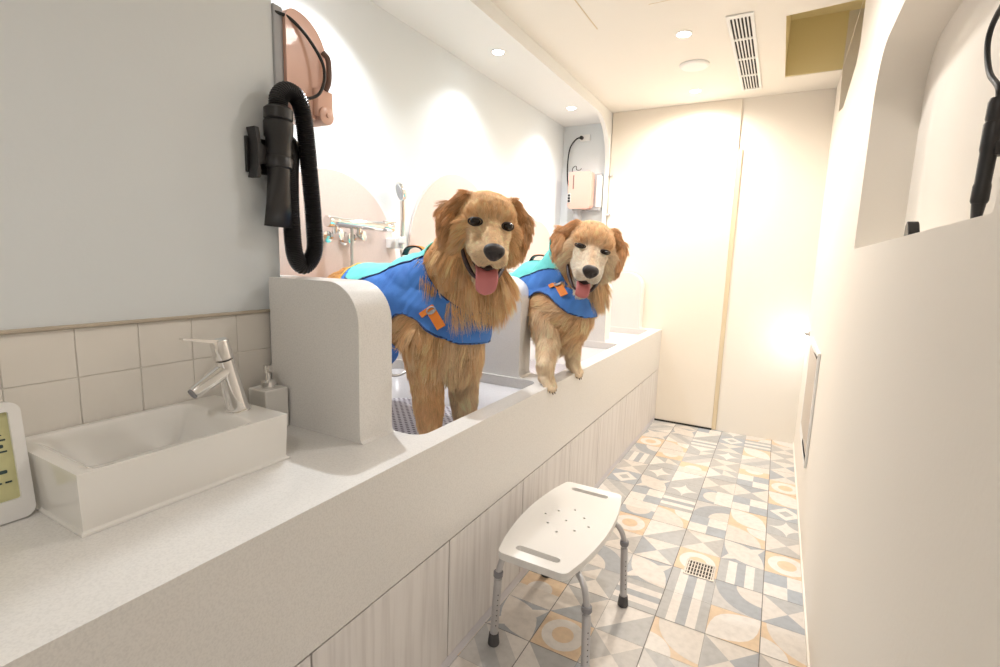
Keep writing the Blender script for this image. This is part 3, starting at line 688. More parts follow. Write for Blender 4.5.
def build_shower():
    e = empty('shower_mixer', (-1.52, 1.57, 1.26), 'horizontal chrome thermostatic shower bar on the blush arch left of the larger dog', 'shower mixer')
    X = -1.49; zb = 1.282
    bm = bmesh.new(); lathe(bm, (X, 1.345, zb), (0, 1, 0), [(0, .020), (.002, .0215), (.045, .0215), (.046, .020), (.050, .0205), (.285, .0205), (.286, .019), (.290, .0215), (.355, .0215), (.358, .019), (.358, 0)], 32); fin(bm, 'mixer_bar', M['chrome'], e)
    bm = bmesh.new(); lathe(bm, (X + .012, 1.64, zb + .018), (.2, 1, .12), [(0, .008), (.05, .007), (.06, .005), (.06, 0)], 16); fin(bm, 'lever', M['chrome'], e)
    for y in (1.385, 1.505):
        bm = bmesh.new(); lathe(bm, (XA + .0128, y - .022, 1.225), (1, 0, 0), [(0, .027), (.006, .027), (.008, .018), (.030, .018), (.031, .022), (.048, .022), (.050, .0)], 24)
        lathe(bm, (X, y, zb - .045), (0, 0, 1), [(0, .012), (.030, .012)], 16); lathe(bm, (X + .002, y + .012, zb - .047), (1, .25, 0), [(-.02, .020), (.016, .020), (.018, .014), (.018, 0)], 20)
        fin(bm, 'wall_union', M['chrome'], e)
    bm = bmesh.new(); P = catmull([(X, 1.47, zb - .02), (X, 1.47, zb - .05), (X, 1.468, 1.14), (X + .005, 1.468, 1.0), (-1.45, 1.50, .80), (-1.40, 1.60, .66), (-1.36, 1.70, .72), (-1.40, 1.74, .95), (-1.47, 1.76, 1.12), (X, 1.765, 1.19)], 8)
    ribbed_hose(bm, P[:], .0068, .006, 12); fin(bm, 'shower_hose', M['steel'], e)
    # hand shower in its white holder
    h = empty('hand_shower', (-1.5, 1.77, 1.35), 'chrome hand shower upright in a white holder beside the arch', 'hand shower')
    bm = bmesh.new(); P = catmull([(-1.492, 1.772, 1.195), (-1.490, 1.772, 1.26), (-1.484, 1.768, 1.34), (-1.482, 1.764, 1.400)], 6); tube(bm, P, [.0085 + .004 * i / 18 for i in range(19)], 18); fin(bm, 'handle', M['chrome'], h)
    bm = bmesh.new(); lathe(bm, (-1.488, 1.766, 1.442), (-.50, -.80, -.30), [(-.012, .012), (-.006, .036), (.004, .042), (.012, .041), (.013, .036), (.012, 0)], 28); fin(bm, 'shower_head', M['chrome'], h)
    bm = bmesh.new(); lathe(bm, (-1.488, 1.766, 1.442) , (-.50, -.80, -.30), [(.0125, .035), (.0142, .034), (.0142, 0)], 28); fin(bm, 'spray_face', M['mid_grey'], h)
    bm = bmesh.new(); lathe(bm, (-1.492, 1.772, 1.215), (0, 0, 1), [(0, .014), (.002, .018), (.030, .018), (.032, .014)], 20); bx(bm, XA + .0128, -1.50, 1.735, 1.795, 1.195, 1.240); fin(bm, 'holder', M['white_plastic'], h, bevel=.004)
build_shower()

def build_niche_dryer():
    e = empty('dryer_wand', (.24, .985, 1.35), 'black dryer wand hanging in the right wall niche, cut by the picture edge', 'dryer wand')
    top = Vector((.262, 1.062, 1.425)); nozzle(e, top, (-.02, .0, -1), .40)
    bm = bmesh.new(); tube(bm, catmull([(.262, 1.062, 1.425), (.262, 1.075, 1.445), (.262, 1.125, 1.478), (.262, 1.155, 1.515), (.262, 1.165, 1.545), (.262, 1.150, 1.566), (.262, 1.10, 1.580), (.264, 1.0, 1.59), (.28, .90, 1.60)], 8), .0042, 12); fin(bm, 'cable', M['black_soft'], e)
    bm = bmesh.new(); bx(bm, .2635, .2995, 1.050, 1.072, 1.34, 1.36); fin(bm, 'wall_clip', M['black'], e, bevel=.002)
    bm = bmesh.new(); plate(bm, [[(1.195, 1.2245), (1.240, 1.2245), (1.236, 1.248), (1.226, 1.256), (1.215, 1.250)]], lambda a, b, h: (.200 + h, a, b), .018)
    tag(fin(bm, 'cable_clip', M['black'], bevel=.002), 'small black wedge standing on the niche sill', 'clip')
build_niche_dryer()

# ---------------------------------------------------------------- dogs
def attr_mat(name, rough, spec=.3, sheen=0, dark=0):
    m = bpy.data.materials.new(name); m.use_nodes = True; nt = m.node_tree; b = nt.nodes['Principled BSDF']
    a = nt.nodes.new('ShaderNodeAttribute'); a.attribute_name = 'fur_tint'
    nt.links.new(a.outputs['Color'], b.inputs['Base Color'])
    b.inputs['Roughness'].default_value = rough; b.inputs['Specular IOR Level'].default_value = spec
    return m
M['fur'] = attr_mat('golden_fur', .55, .25)
M['skin'] = attr_mat('golden_undercoat', .8, .1)
def cloth(name, c, c2):
    m = mat(name, c, .72, bump=.35, bscale=420, var=.2, vscale=14, c2=c2)
    return m
M['vest_blue'] = cloth('blue_vest_cloth', (.06, .22, .64), (.045, .17, .55))
M['vest_teal'] = cloth('turquoise_vest_cloth', (.16, .66, .62), (.13, .58, .56))
M['vest_navy'] = mat('navy_binding', (.015, .03, .11), .7)
M['vest_yellow'] = mat('yellow_piping', (.80, .48, .08), .6)
M['vest_orange'] = mat('orange_webbing', (.88, .26, .03), .6, bump=.4, bscale=500)
M['nose'] = mat('wet_black_nose', (.030, .024, .024), .38, bump=.5, bscale=700)
M['eye'] = mat('dark_brown_eye', (.010, .005, .003), .05)
M['lid'] = mat('dark_eyelid', (.03, .02, .016), .5)
M['tongue'] = mat('pink_tongue', (.60, .20, .21), .35, bump=.4, bscale=260, sss=.15)
M['mouth'] = mat('dark_mouth_lining', (.035, .015, .016), .4)
M['tooth'] = mat('tooth', (.8, .76, .66), .3)
M['claw'] = mat('dark_claw', (.16, .11, .08), .35)

def cap_mesh(bm, p0, r0, p1, r1, n=18):
    p0, p1 = Vector(p0), Vector(p1); d = p1 - p0; L = d.length
    if L < 1e-5:
        d = Vector((0, 0, 1)); L = 1e-4
    d = d.normalized(); prof = []
    for k in range(6): a = PI / 2 * k / 6; prof.append((-r0 * math.cos(a), r0 * math.sin(a)))
    prof += [(0, r0), (L, r1)]
    for k in range(1, 7): a = PI / 2 * k / 6; prof.append((L + r1 * math.sin(a), r1 * math.cos(a)))
    lathe(bm, p0, d, prof, n)
def ell_mesh(bm, c, axes):
    r = bmesh.ops.create_icosphere(bm, subdivisions=3, radius=1.0)
    A = Matrix((axes[0], axes[1], axes[2])).transposed()
    for v in r['verts']: v.co = A @ v.co + Vector(c)

class Dog:
    """prims: dict(a, ra, b, rb, flow, len, lift, tint, axes=None)"""
    def __init__(s): s.prims = []
    def cap(s, a, ra, b, rb, flow, ln, tint, lift=.35, mirror=None):
        s.prims.append(dict(a=np.array(a, float), ra=ra, b=np.array(b, float), rb=rb, flow=np.array(flow, float), len=ln, lift=lift, tint=np.array(tint), axes=None))
    def ell(s, c, axes, flow, ln, tint, lift=.35):
        ax = [Vector(a) for a in axes]; i = max(range(3), key=lambda k: ax[k].length); r = sorted(a.length for a in ax)[1]
        L = max(0, ax[i].length - r); dd = ax[i].normalized() * L
        c = Vector(c)
        s.prims.append(dict(a=np.array(c - dd), ra=r * .9, b=np.array(c + dd), rb=r * .9, flow=np.array(flow, float), len=ln, lift=lift, tint=np.array(tint), axes=(tuple(c), ax)))
    def field(s, P):
        """blend flow, length, lift and tint of the nearby primitives at points P (n,3)"""
        n = len(P); W = np.zeros(n); F = np.zeros((n, 3)); T = np.zeros((n, 3)); L = np.zeros(n); U = np.zeros(n)
        for q in s.prims:
            ab = q['b'] - q['a']; L2 = max(1e-9, ab @ ab); t = np.clip(((P - q['a']) @ ab) / L2, 0, 1)
            d = np.linalg.norm(P - (q['a'] + t[:, None] * ab), axis=1) - (q['ra'] + (q['rb'] - q['ra']) * t)
            w = 1 / (np.maximum(d, 0) + .006) ** 3.0
            W += w; F += w[:, None] * q['flow']; T += w[:, None] * q['tint']; L += w * q['len']; U += w * q['lift']
        return F / W[:, None], L / W, U / W, T / W[:, None]
    def body(s, name, parent, voxel, smooth, tintfn=None):
        bm = bmesh.new()
        for q in s.prims:
            if q['axes']: ell_mesh(bm, *q['axes'])
            else: cap_mesh(bm, q['a'], q['ra'], q['b'], q['rb'])
        me = bpy.data.meshes.new('t'); bm.to_mesh(me); bm.free(); o = bpy.data.objects.new('t', me); col.objects.link(o)
        md = o.modifiers.new('r', 'REMESH'); md.mode = 'VOXEL'; md.voxel_size = voxel
        md = o.modifiers.new('s', 'SMOOTH'); md.factor = .5; md.iterations = smooth
        dg = bpy.context.evaluated_depsgraph_get(); me2 = bpy.data.meshes.new_from_object(o.evaluated_get(dg)); me2.name = name
        bpy.data.objects.remove(o); bpy.data.meshes.remove(me)
        P = np.empty(len(me2.vertices) * 3); me2.vertices.foreach_get('co', P); P = P.reshape(-1, 3)
        T = s.field(P)[3]
        if tintfn: T = tintfn(P, T)
        at = me2.attributes.new('fur_tint', 'FLOAT_COLOR', 'POINT'); at.data.foreach_set('color', np.c_[T * .9, np.ones(len(T))].ravel())
        me2.materials.clear()
        s.mesh = me2
        ob = link(name, me2, M['skin'], parent, smooth=True)
        return ob

def sample(me, dens_fn, n, rng):
    me.calc_loop_triangles(); nt = len(me.loop_triangles)
    tri = np.empty(nt * 3, np.int32); me.loop_triangles.foreach_get('vertices', tri); tri = tri.reshape(-1, 3)
    P = np.empty(len(me.vertices) * 3); me.vertices.foreach_get('co', P); P = P.reshape(-1, 3)
    N = np.empty(len(me.vertices) * 3); me.vertices.foreach_get('normal', N); N = N.reshape(-1, 3)
    A, B, C_ = P[tri[:, 0]], P[tri[:, 1]], P[tri[:, 2]]
    ar = np.linalg.norm(np.cross(B - A, C_ - A), axis=1) * dens_fn((A + B + C_) / 3); cs = np.cumsum(ar); cs /= cs[-1]
    idx = np.minimum(np.searchsorted(cs, rng.random(n)), nt - 1)
    u, v = rng.random(n), rng.random(n); f = u + v > 1; u[f], v[f] = 1 - u[f], 1 - v[f]; w = 1 - u - v
    t = tri[idx]
    R = P[t[:, 0]] * w[:, None] + P[t[:, 1]] * u[:, None] + P[t[:, 2]] * v[:, None]
    Nn = N[t[:, 0]] * w[:, None] + N[t[:, 1]] * u[:, None] + N[t[:, 2]] * v[:, None]
    return R, Nn / np.linalg.norm(Nn, axis=1)[:, None]

def vnoise(P, sc, off):
    return np.array([noise.noise_vector(Vector((p[0] * sc + off, p[1] * sc, p[2] * sc))) for p in P])

def grow_fur(dog, name, parent, n, seed, dens_fn, mask_fn, tintfn=None, rad=.00075, clump=.55, wave=.35, lenfn=None, origin=(0, 0, 0)):
    rng = np.random.default_rng(seed)
    R, N = sample(dog.mesh, dens_fn, n, rng)
    F, L, U, T = dog.field(R)
    keep = mask_fn(R, N); R, N, F, L, U, T = R[keep], N[keep], F[keep], L[keep], U[keep], T[keep]; n = len(R)
    if tintfn: T = tintfn(R, T)
    if lenfn: L = lenfn(R, N, L)
    F = F + wave * vnoise(R, 16, seed) + .18 * rng.normal(size=(n, 3))
    F -= N * np.sum(F * N, axis=1)[:, None]; F /= np.linalg.norm(F, axis=1)[:, None] + 1e-9
    D = F * np.cos(U)[:, None] + N * np.sin(U)[:, None]
    L = L * rng.uniform(.7, 1.15, n)
    K = 6; ts = np.linspace(0, 1, K); pts = np.empty((n, K, 3))
    curl = vnoise(R, 30, seed + 5) * .35
    for k, t in enumerate(ts):
        droop = F * (t * t * .35) + np.array([0, 0, -1.0]) * (t * t) * np.clip((L / .05), 0, 1)[:, None] * .38
        pts[:, k] = R + L[:, None] * (D * t + droop + curl * (t * t) * .5)
    # strands gather into locks towards their tips
    ns = max(20, n // 22); seeds = rng.choice(n, ns, replace=False)
    from mathutils.kdtree import KDTree
    kd = KDTree(ns)
    for i, sidx in enumerate(seeds): kd.insert(Vector(R[sidx]), i)
    kd.balance(); near = np.array([kd.find(Vector(r))[1] for r in R]); S = seeds[near]
    lockshade = rng.normal(0, .13, ns)[near]
    for k, t in enumerate(ts):
        base_off = R - R[S]; tgt = pts[S, k] + base_off * (1 - .75 * t) * 1.0
        c = clump * t ** 1.3
        pts[:, k] = pts[:, k] * (1 - c) + tgt * c
    shade = np.clip(1 + lockshade + rng.normal(0, .10, n), .6, 1.45)
    T = T * shade[:, None]
    mixv = rng.normal(0, .20, ns)[near][:, None] * np.clip(L / .03, .3, 1)[:, None]           # some locks deeper, some paler
    T = np.where(mixv > 0, T + (np.array((.93, .76, .52)) - T) * np.minimum(mixv, .6), T + (np.array((.58, .29, .10)) - T) * np.minimum(-mixv, .5))
    hc = bpy.data.hair_curves.new(name); hc.add_curves([K] * n)
    hc.position_data.foreach_set('vector', (pts - np.array(origin)).astype(np.float32).ravel())
    ra = hc.attributes.new('radius', 'FLOAT', 'POINT') if 'radius' not in hc.attributes else hc.attributes['radius']
    lr = np.clip(L / .03, .55, 1.25)
    ra.data.foreach_set('value', (rad * lr[:, None] * np.array([1, .98, .9, .75, .5, .12])[None]).astype(np.float32).ravel())
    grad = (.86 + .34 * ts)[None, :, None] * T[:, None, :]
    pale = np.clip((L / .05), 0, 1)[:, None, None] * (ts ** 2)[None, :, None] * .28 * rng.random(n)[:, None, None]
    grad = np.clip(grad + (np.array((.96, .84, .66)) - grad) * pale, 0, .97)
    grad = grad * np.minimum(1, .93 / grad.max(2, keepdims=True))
    at = hc.attributes.new('fur_tint', 'FLOAT_COLOR', 'POINT'); at.data.foreach_set('color', np.concatenate([grad, np.ones((n, K, 1))], 2).astype(np.float32).ravel())
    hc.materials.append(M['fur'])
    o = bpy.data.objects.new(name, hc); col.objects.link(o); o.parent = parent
    return o

def clip_mesh(P, faces, g, keep_pos=True):
    """cut a mesh along g = 0 and keep the g > 0 side; returns (points, faces, extra per-vertex index map)"""
    pts = [tuple(p) for p in P]; cache = {}; out = []
    gl = list(g)
    def cut(i, j):
        k = (i, j) if i < j else (j, i)
        if k not in cache:
            t = gl[i] / (gl[i] - gl[j]); a, b = pts[i], pts[j]
            pts.append(tuple(a[m] + (b[m] - a[m]) * t for m in range(3))); gl.append(0.0); cache[k] = len(pts) - 1
        return cache[k]
    for f in faces:
        s = [gl[i] > 0 for i in f]
        if all(s): out.append(tuple(f)); continue
        if not any(s): continue
        poly = []
        for a in range(len(f)):
            i, j = f[a], f[(a + 1) % len(f)]
            if gl[i] > 0: poly.append(i)
            if (gl[i] > 0) != (gl[j] > 0): poly.append(cut(i, j))
        if len(poly) >= 3: out.append(tuple(poly))
    used = sorted({i for f in out for i in f}); m = {k: n for n, k in enumerate(used)}
    return np.array([pts[i] for i in used]), [tuple(m[i] for i in f) for f in out]

def shell(me, layers, name, parent, thick=.003, origin=(0, 0, 0)):
    """a garment panel: body surface pushed outwards where each layer's field is positive; layers = (field, offset, material)"""
    P = np.empty(len(me.vertices) * 3); me.vertices.foreach_get('co', P); P = P.reshape(-1, 3)
    N = np.empty(len(me.vertices) * 3); me.vertices.foreach_get('normal', N); N = N.reshape(-1, 3)
    faces = [tuple(p.vertices) for p in me.polygons]
    wr = np.array([noise.noise(Vector((p[0] * 30 + p[2] * 9, p[1] * 8, p[2] * 8))) + .6 * noise.noise(Vector((p[0] * 55 - p[2] * 26, p[1] * 12, p[2] * 10 + 7))) for p in P])
    pts, fs, mi = [], [], []
    for k, (field, off, m) in enumerate(layers):
        a, f = clip_mesh(P + N * (off + .0034 * wr)[:, None], faces, field(P))
        n = len(pts); pts += [tuple(p - np.array(origin)) for p in a]; fs += [tuple(i + n for i in q) for q in f]; mi += [k] * len(f)
    m2 = bpy.data.meshes.new(name); m2.from_pydata(pts, [], fs); m2.update(); m2.polygons.foreach_set('material_index', mi)
    o = link(name, m2, [l[2] for l in layers], parent, smooth=True)
    md = o.modifiers.new('s', 'SOLIDIFY'); md.thickness = thick; md.offset = 0
    return o

def interp(x, xs, ys): return np.interp(x, xs, ys)

# the head, in its own frame: x towards the dog's right, y out of the muzzle, z up
def head_prims(dog, H, k, X, Y, Z, pal, ear_len=.027):
    H = Vector(H)
    W = lambda x, y, z: H + (X * x + Y * y + Z * z) * k
    V = lambda x, y, z: (X * x + Y * y + Z * z)
    face, top, muz, ear, cheek = pal['face'], pal['top'], pal['muzzle'], pal['ear'], pal['cheek']
    dog.ell(W(0, -.020, .020), [X * .071 * k, Y * .080 * k, Z * .054 * k], V(0, -.9, .5), .016 * k, top, .30)
    for s in (-1, 1):
        dog.cap(W(s * .030, .018, .025), .0320 * k, W(s * .020, -.012, .030), .034 * k, V(s * .3, -.6, .9), .010 * k, top, .25)
        dog.cap(W(s * .043, .014, -.006), .033 * k, W(s * .051, -.006, -.046), .042 * k, V(s * .6, -.5, -.7), .024 * k, cheek, .36)
        dog.cap(W(s * .020, .058, -.036), .0300 * k, W(s * .0185, .114, -.042), .0220 * k, V(s * .5, -.8, -.6), .008 * k, muz, .25)
        dog.cap(W(s * .026, .045, -.006), .025 * k, W(s * .022, .070, -.018), .022 * k, V(s * .5, -.8, .1), .009 * k, face, .25)
        # ear: root, fold, flap
        dog.cap(W(s * .058, -.026, .048), .020 * k, W(s * .080, -.022, .028), .019 * k, V(s * .7, 0, -.8), .016 * k, ear, .28)
        dog.ell(W(s * .095, -.018, -.010), [V(s * .013, .008, 0) * k, V(-s * .010, .032, 0) * k, V(-s * .001, .012, -.049) * k], V(s * .12, 0, -1), ear_len * k, ear, .22)
    dog.cap(W(0, .048, -.002), .030 * k, W(0, .122, -.022), .0215 * k, V(0, -1, .25), .006 * k, face, .22)
    dog.cap(W(0, .118, -.030), .021 * k, W(0, .131, -.030), .018 * k, V(0, -1, .2), .004 * k, muz, .2)
    # open lower jaw
    dog.cap(W(0, -.010, -.078), .036 * k, W(0, .060, -.098), .0235 * k, V(0, -.8, -.6), .018 * k, muz, .35)
    dog.cap(W(0, .060, -.098), .0235 * k, W(0, .094, -.106), .0185 * k, V(0, -.6, -.7), .012 * k, muz, .35)

def head_parts(parent, H, k, X, Y, Z, squint=1.0, tongue=1.0, origin=None):
    H = Vector(H); W = lambda x, y, z: H + (X * x + Y * y + Z * z) * k
    O = Vector(origin)
    def put(bm, name, m, smooth=True):
        bmesh.ops.translate(bm, verts=bm.verts, vec=-O); return fin(bm, name, m, parent, smooth=smooth, world=False)
    for s in (-1, 1):
        bm = bmesh.new(); ell_mesh(bm, W(s * .0385, .0570, .020), [X * .0125 * k, Y * .0105 * k, Z * .0098 * squint * k]); e = put(bm, 'eye', M['eye'])
        bm = bmesh.new(); pts = []
        for i in range(21):
            a = 2 * PI * i / 20; x = math.cos(a) * .0150; z = math.sin(a) * .0095 * squint
            pts.append(W(s * .0385 + x, .0600 - .16 * abs(x) - s * x * .42 - .0 , .0195 + z - s * x * .14))
        tube(bm, pts, .0020 * k, 8, cap=False); bmesh.ops.translate(bm, verts=bm.verts, vec=-O); fin(bm, 'eyelid', M['lid'], e, smooth=True, world=False)
    # nose leather with nostrils
    bm = bmesh.new(); bmesh.ops.create_icosphere(bm, subdivisions=4, radius=1)
    for v in bm.verts:
        x, y, z = v.co; wd = 1 + .20 * max(0, z) - .30 * max(0, -z)
        nx, ny, nz = x * .0235 * wd, y * .0165, z * .0200
        for s in (-1, 1):
            d = math.hypot((nx - s * .0105) / .0055, (nz + .001 - abs(nx - s * .0105) * .4) / .0050)
            if y > 0 and d < 1.4: ny -= .0075 * (1 - d / 1.4)
        if y > 0 and abs(nx) < .002 and nz < .004: ny -= .002
        v.co = W(nx, .1465 + ny, -.020 + nz)
    put(bm, 'nose', M['nose'])
    # dark mouth lining between the jaws and the black lip line
    bm = bmesh.new(); ell_mesh(bm, W(0, .058, -.074), [X * .030 * k, Y * .050 * k, Z * .0150 * k])
    put(bm, 'mouth_lining', M['mouth'])
    for s in (-1, 1):
        bm = bmesh.new(); P = catmull([W(s * .0555, .020, -.046), W(s * .0510, .046, -.066), W(s * .0400, .074, -.084), W(s * .0260, .100, -.096), W(s * .010, .1115, -.101)], 6)
        n = len(P); tube(bm, P, [(.0018 + .0040 * math.sin(PI * min(1, (i + 2) / n))) * k for i in range(n)], 10)
        put(bm, 'lip', M['mouth'])
    # tongue resting over the lower jaw
    bm = bmesh.new(); P = catmull([W(0, .040, -.074), W(0, .080, -.076), W(0, .112, -.084), W(0, .126, -.100), W(0, .126, -.100 - .034 * tongue)], 7); n = len(P); rings = []
    for i, p in enumerate(P):
        t = i / (n - 1); w_ = (.0225 + .004 * math.sin(PI * t)) * (.80 if tongue < .5 else 1) * (1 if t < .82 else math.sqrt(max(.04, 1 - ((t - .82) / .18) ** 2 * .96)))
        d = (P[min(i + 1, n - 1)] - P[max(i - 1, 0)]).normalized(); up = X.cross(d).normalized() * -1
        if up.dot(Y + Z) < 0: up = -up
        ring = []
        for j in range(20):
            a = 2 * PI * j / 20; cx_, cz_ = math.cos(a) * w_, math.sin(a) * .0055
            groove = -.0028 * math.exp(-(cx_ / .006) ** 2) if math.sin(a) > 0 else 0
            ring.append(bm.verts.new(p + X * cx_ * k + up * (cz_ + groove + .09 * cx_ * cx_ / .02) * k))
        rings.append(ring)
    for a, b in zip(rings, rings[1:]):
        for j in range(20): bm.faces.new((a[j], a[(j + 1) % 20], b[(j + 1) % 20], b[j]))
    bm.faces.new(rings[0][::-1]); bm.faces.new(rings[-1])
    put(bm, 'tongue', M['tongue'])

def head_axes(H, yaw, pitch, roll):
    H = Vector(H); eye = Vector((0, 0, 1.16)); c = (eye - H).normalized()
    rt = Vector((0, 0, 1)).cross(c).normalized(); up = c.cross(rt)         # rt: to the right as one faces the dog
    Y = (c + rt * math.tan(math.radians(yaw)) - up * math.tan(math.radians(pitch))).normalized()
    right = rt * math.cos(math.radians(roll)) - up * math.sin(math.radians(roll))
    right = (right - Y * right.dot(Y)).normalized(); X = -right; Z = X.cross(Y)
    return X, Y, Z

GOLD = dict(face=(.90, .64, .39), top=(.88, .55, .28), muzzle=(.90, .68, .45), ear=(.55, .28, .11), cheek=(.85, .51, .24))
PALE = dict(face=(.90, .76, .60), top=(.84, .53, .29), muzzle=(.90, .82, .70), ear=(.66, .35, .16), cheek=(.88, .68, .46))

def vest_fields(C, rear=.37, dn=0.0, tz=0.0):
    """garment outline in the dog's body axes: s runs back from the chest centre, h up from it"""
    def g(P):
        s = -(P[:, 0] - C[0]); h = P[:, 2] - C[2]
        lo = interp(s, [-.30, -.13, -.085, -.05, -.01, .03, .06, .085, .102, .114, .120, .126, .5], [-.078, -.072, -.055, -.030, .002, .014, .008, -.014, -.045, -.09, -.14, -.6, -.6])
        hi = interp(s, [-.30, -.14, -.07, .00, .03, .05], [.03 - dn, .04 - dn, .085 - dn, .20, .40, .9])
        return np.minimum(np.minimum(h - lo, hi - h), (rear + .10 * np.clip(h, -.3, .2)) - s)
    def teal(P):
        s = -(P[:, 0] - C[0]); h = P[:, 2] - C[2]
        lim = interp(s, [.0, .06, .12, .2, .28, .33, .36], [.19, .170, .150, .118, .095, .105, .17])
        return h - lim + tz
    def collar(P):
        s = -(P[:, 0] - C[0]); h = P[:, 2] - C[2]
        return (interp(s, [-.30, -.14, -.07, .00, .03, .05], [.03 - dn, .04 - dn, .085 - dn, .20, .40, .9]) - h < .020) & (s < -.02)
    return g, teal, collar

def strap_box(bm, p, u, v, w_, a, b, c):
    """small bar centred at p with half sizes a, b, c along u, v, w_"""
    r = bmesh.ops.create_cube(bm, size=2)
    for vv in r['verts']:
        x, y, z = vv.co; vv.co = Vector(p) + u * x * a + v * y * b + w_ * z * c

def dress(dog, parent, C, origin, side, rear=.37, dn=0.0, tz=0.0):
    g, teal, collar = vest_fields(C, rear, dn, tz)
    v = empty('vest', (0, 0, 0)); v.parent = parent; v.location = (0, 0, 0)
    me = dog.mesh
    def edge(P):
        G = g(P); s = -(P[:, 0] - C[0]); return np.minimum(np.minimum(G, .006 - G), s - .13)
    def edge2(P):
        G = g(P); s = -(P[:, 0] - C[0]); return np.minimum(np.minimum(G, .0045 - G), .13 - s)
    shell(me, [(lambda P: np.minimum(g(P), -teal(P)), .0135, M['vest_blue']), (edge2, .0150, M['vest_navy']),
               (lambda P: np.minimum(np.minimum(g(P), teal(P) + .0018), .0018 - teal(P)), .0165, M['vest_navy'])], 'side_panel', v, origin=origin)
    shell(me, [(lambda P: np.minimum(g(P), teal(P)), .0148, M['vest_teal'])], 'back_panel', v, .004, origin=origin)
    shell(me, [(edge, .0160, M['vest_yellow'])], 'piping', v, .004, origin=origin)
    # fittings found on the surface
    bvh = BVHTree.FromPolygons([tuple(vv.co) for vv in me.vertices], [tuple(p.vertices) for p in me.polygons])
    O = Vector(origin)
    hit, n, _, _ = bvh.ray_cast(Vector((C[0] - .10, C[1], C[2] + .5)), Vector((0, 0, -1)))
    if hit:
        bm = bmesh.new(); P = catmull([hit + Vector((-.045, 0, .012)), hit + Vector((-.030, 0, .034)), hit + Vector((0, 0, .040)), hit + Vector((.032, 0, .034)), hit + Vector((.048, 0, .012))], 6)
        for a, b in zip(P, P[1:]):
            d = (b - a).normalized(); yv = Vector((0, 1, 0)); strap_box(bm, (a + b) / 2, d, yv, d.cross(yv), (b - a).length * .62, .0135, .0022)
        bmesh.ops.translate(bm, verts=bm.verts, vec=-O); fin(bm, 'handle', M['black'], v, world=False)
        bm = bmesh.new()
        for a, b in zip(P[5:-5], P[6:-4]):
            d = (b - a).normalized(); yv = Vector((0, 1, 0)); strap_box(bm, (a + b) / 2 + d.cross(yv) * 0 + Vector((0, 0, .0028)), d, yv, d.cross(yv), (b - a).length * .62, .0095, .0014)
        bmesh.ops.translate(bm, verts=bm.verts, vec=-O); fin(bm, 'handle_trim', M['vest_orange'], v, world=False)
    hit, n, _, _ = bvh.ray_cast(Vector(side[0]), Vector(side[1]).normalized())
    if hit:
        # across the view: buckle tab in orange webbing, its tail, and a steel ring
        t = Vector((0, 0, 1)); t = (t - n * t.dot(n)).normalized(); b_ = n.cross(t)
        if b_.x < 0: b_ = -b_
        bm = bmesh.new()
        d1 = (b_ * .55 - t * .85).normalized(); d2 = n.cross(d1)
        c0 = hit + n * .0185
        strap_box(bm, c0 + d1 * .016, d1, d2, n, .038, .0150, .0022)
        bmesh.ops.translate(bm, verts=bm.verts, vec=-O); fin(bm, 'buckle_strap', M['vest_orange'], v, world=False)
        bm = bmesh.new(); e1 = (-b_ * .8 - t * .6).normalized(); e2 = n.cross(e1)
        strap_box(bm, c0 - d1 * .014 + e1 * .012 + n * .002, e1, e2, n, .024, .0085, .002)
        bmesh.ops.translate(bm, verts=bm.verts, vec=-O); fin(bm, 'pull_tab', M['vest_orange'], v, world=False)
        bm = bmesh.new(); tube(bm, [c0 - d1 * .008 + n * .006 + (d1 * math.cos(a) * .010 + d2 * math.sin(a) * .014) for a in [2 * PI * i / 20 for i in range(21)]], .0022, 8, cap=False)
        strap_box(bm, c0 - d1 * .004 + n * .004, d1, d2, n, .003, .013, .003)
        bmesh.ops.translate(bm, verts=bm.verts, vec=-O); fin(bm, 'buckle', M['mid_grey'], v, world=False)
    return g, collar

def paw(dog, parent, c, fwd, k, tint, origin, hang=.5, claws=True):
    """four toes over the edge, each its own rounded ridge, with dark claws"""
    c = Vector(c); fwd = Vector(fwd).normalized(); side = fwd.cross(Vector((0, 0, 1))).normalized()
    for i, sx in enumerate((-1.5, -.5, .5, 1.5)):
        ln = .036 if abs(sx) < 1 else .029
        a = c + side * sx * .0135 * k + fwd * .004; b = a + fwd * ln * k * (1 - hang * .5) - Vector((0, 0, ln * k * hang))
        dog.cap(a, .0125 * k, b, .0115 * k, fwd * .6 + Vector((0, 0, -.6)), .007, tint, .25)
        if claws:
            bm = bmesh.new(); q = b + (b - a).normalized() * .0085 * k + fwd * .003
            lathe(bm, q, (b - a) + Vector((0, 0, -.012)), [(0, .0026 * k), (.004 * k, .0020 * k), (.008 * k, .0004)], 10)
            bmesh.ops.translate(bm, verts=bm.verts, vec=-Vector(origin)); fin(bm, 'claw', M['claw'], parent, world=False)
    dog.cap(c - fwd * .012, .020 * k, c + fwd * .006, .019 * k, fwd, .010, tint, .3)

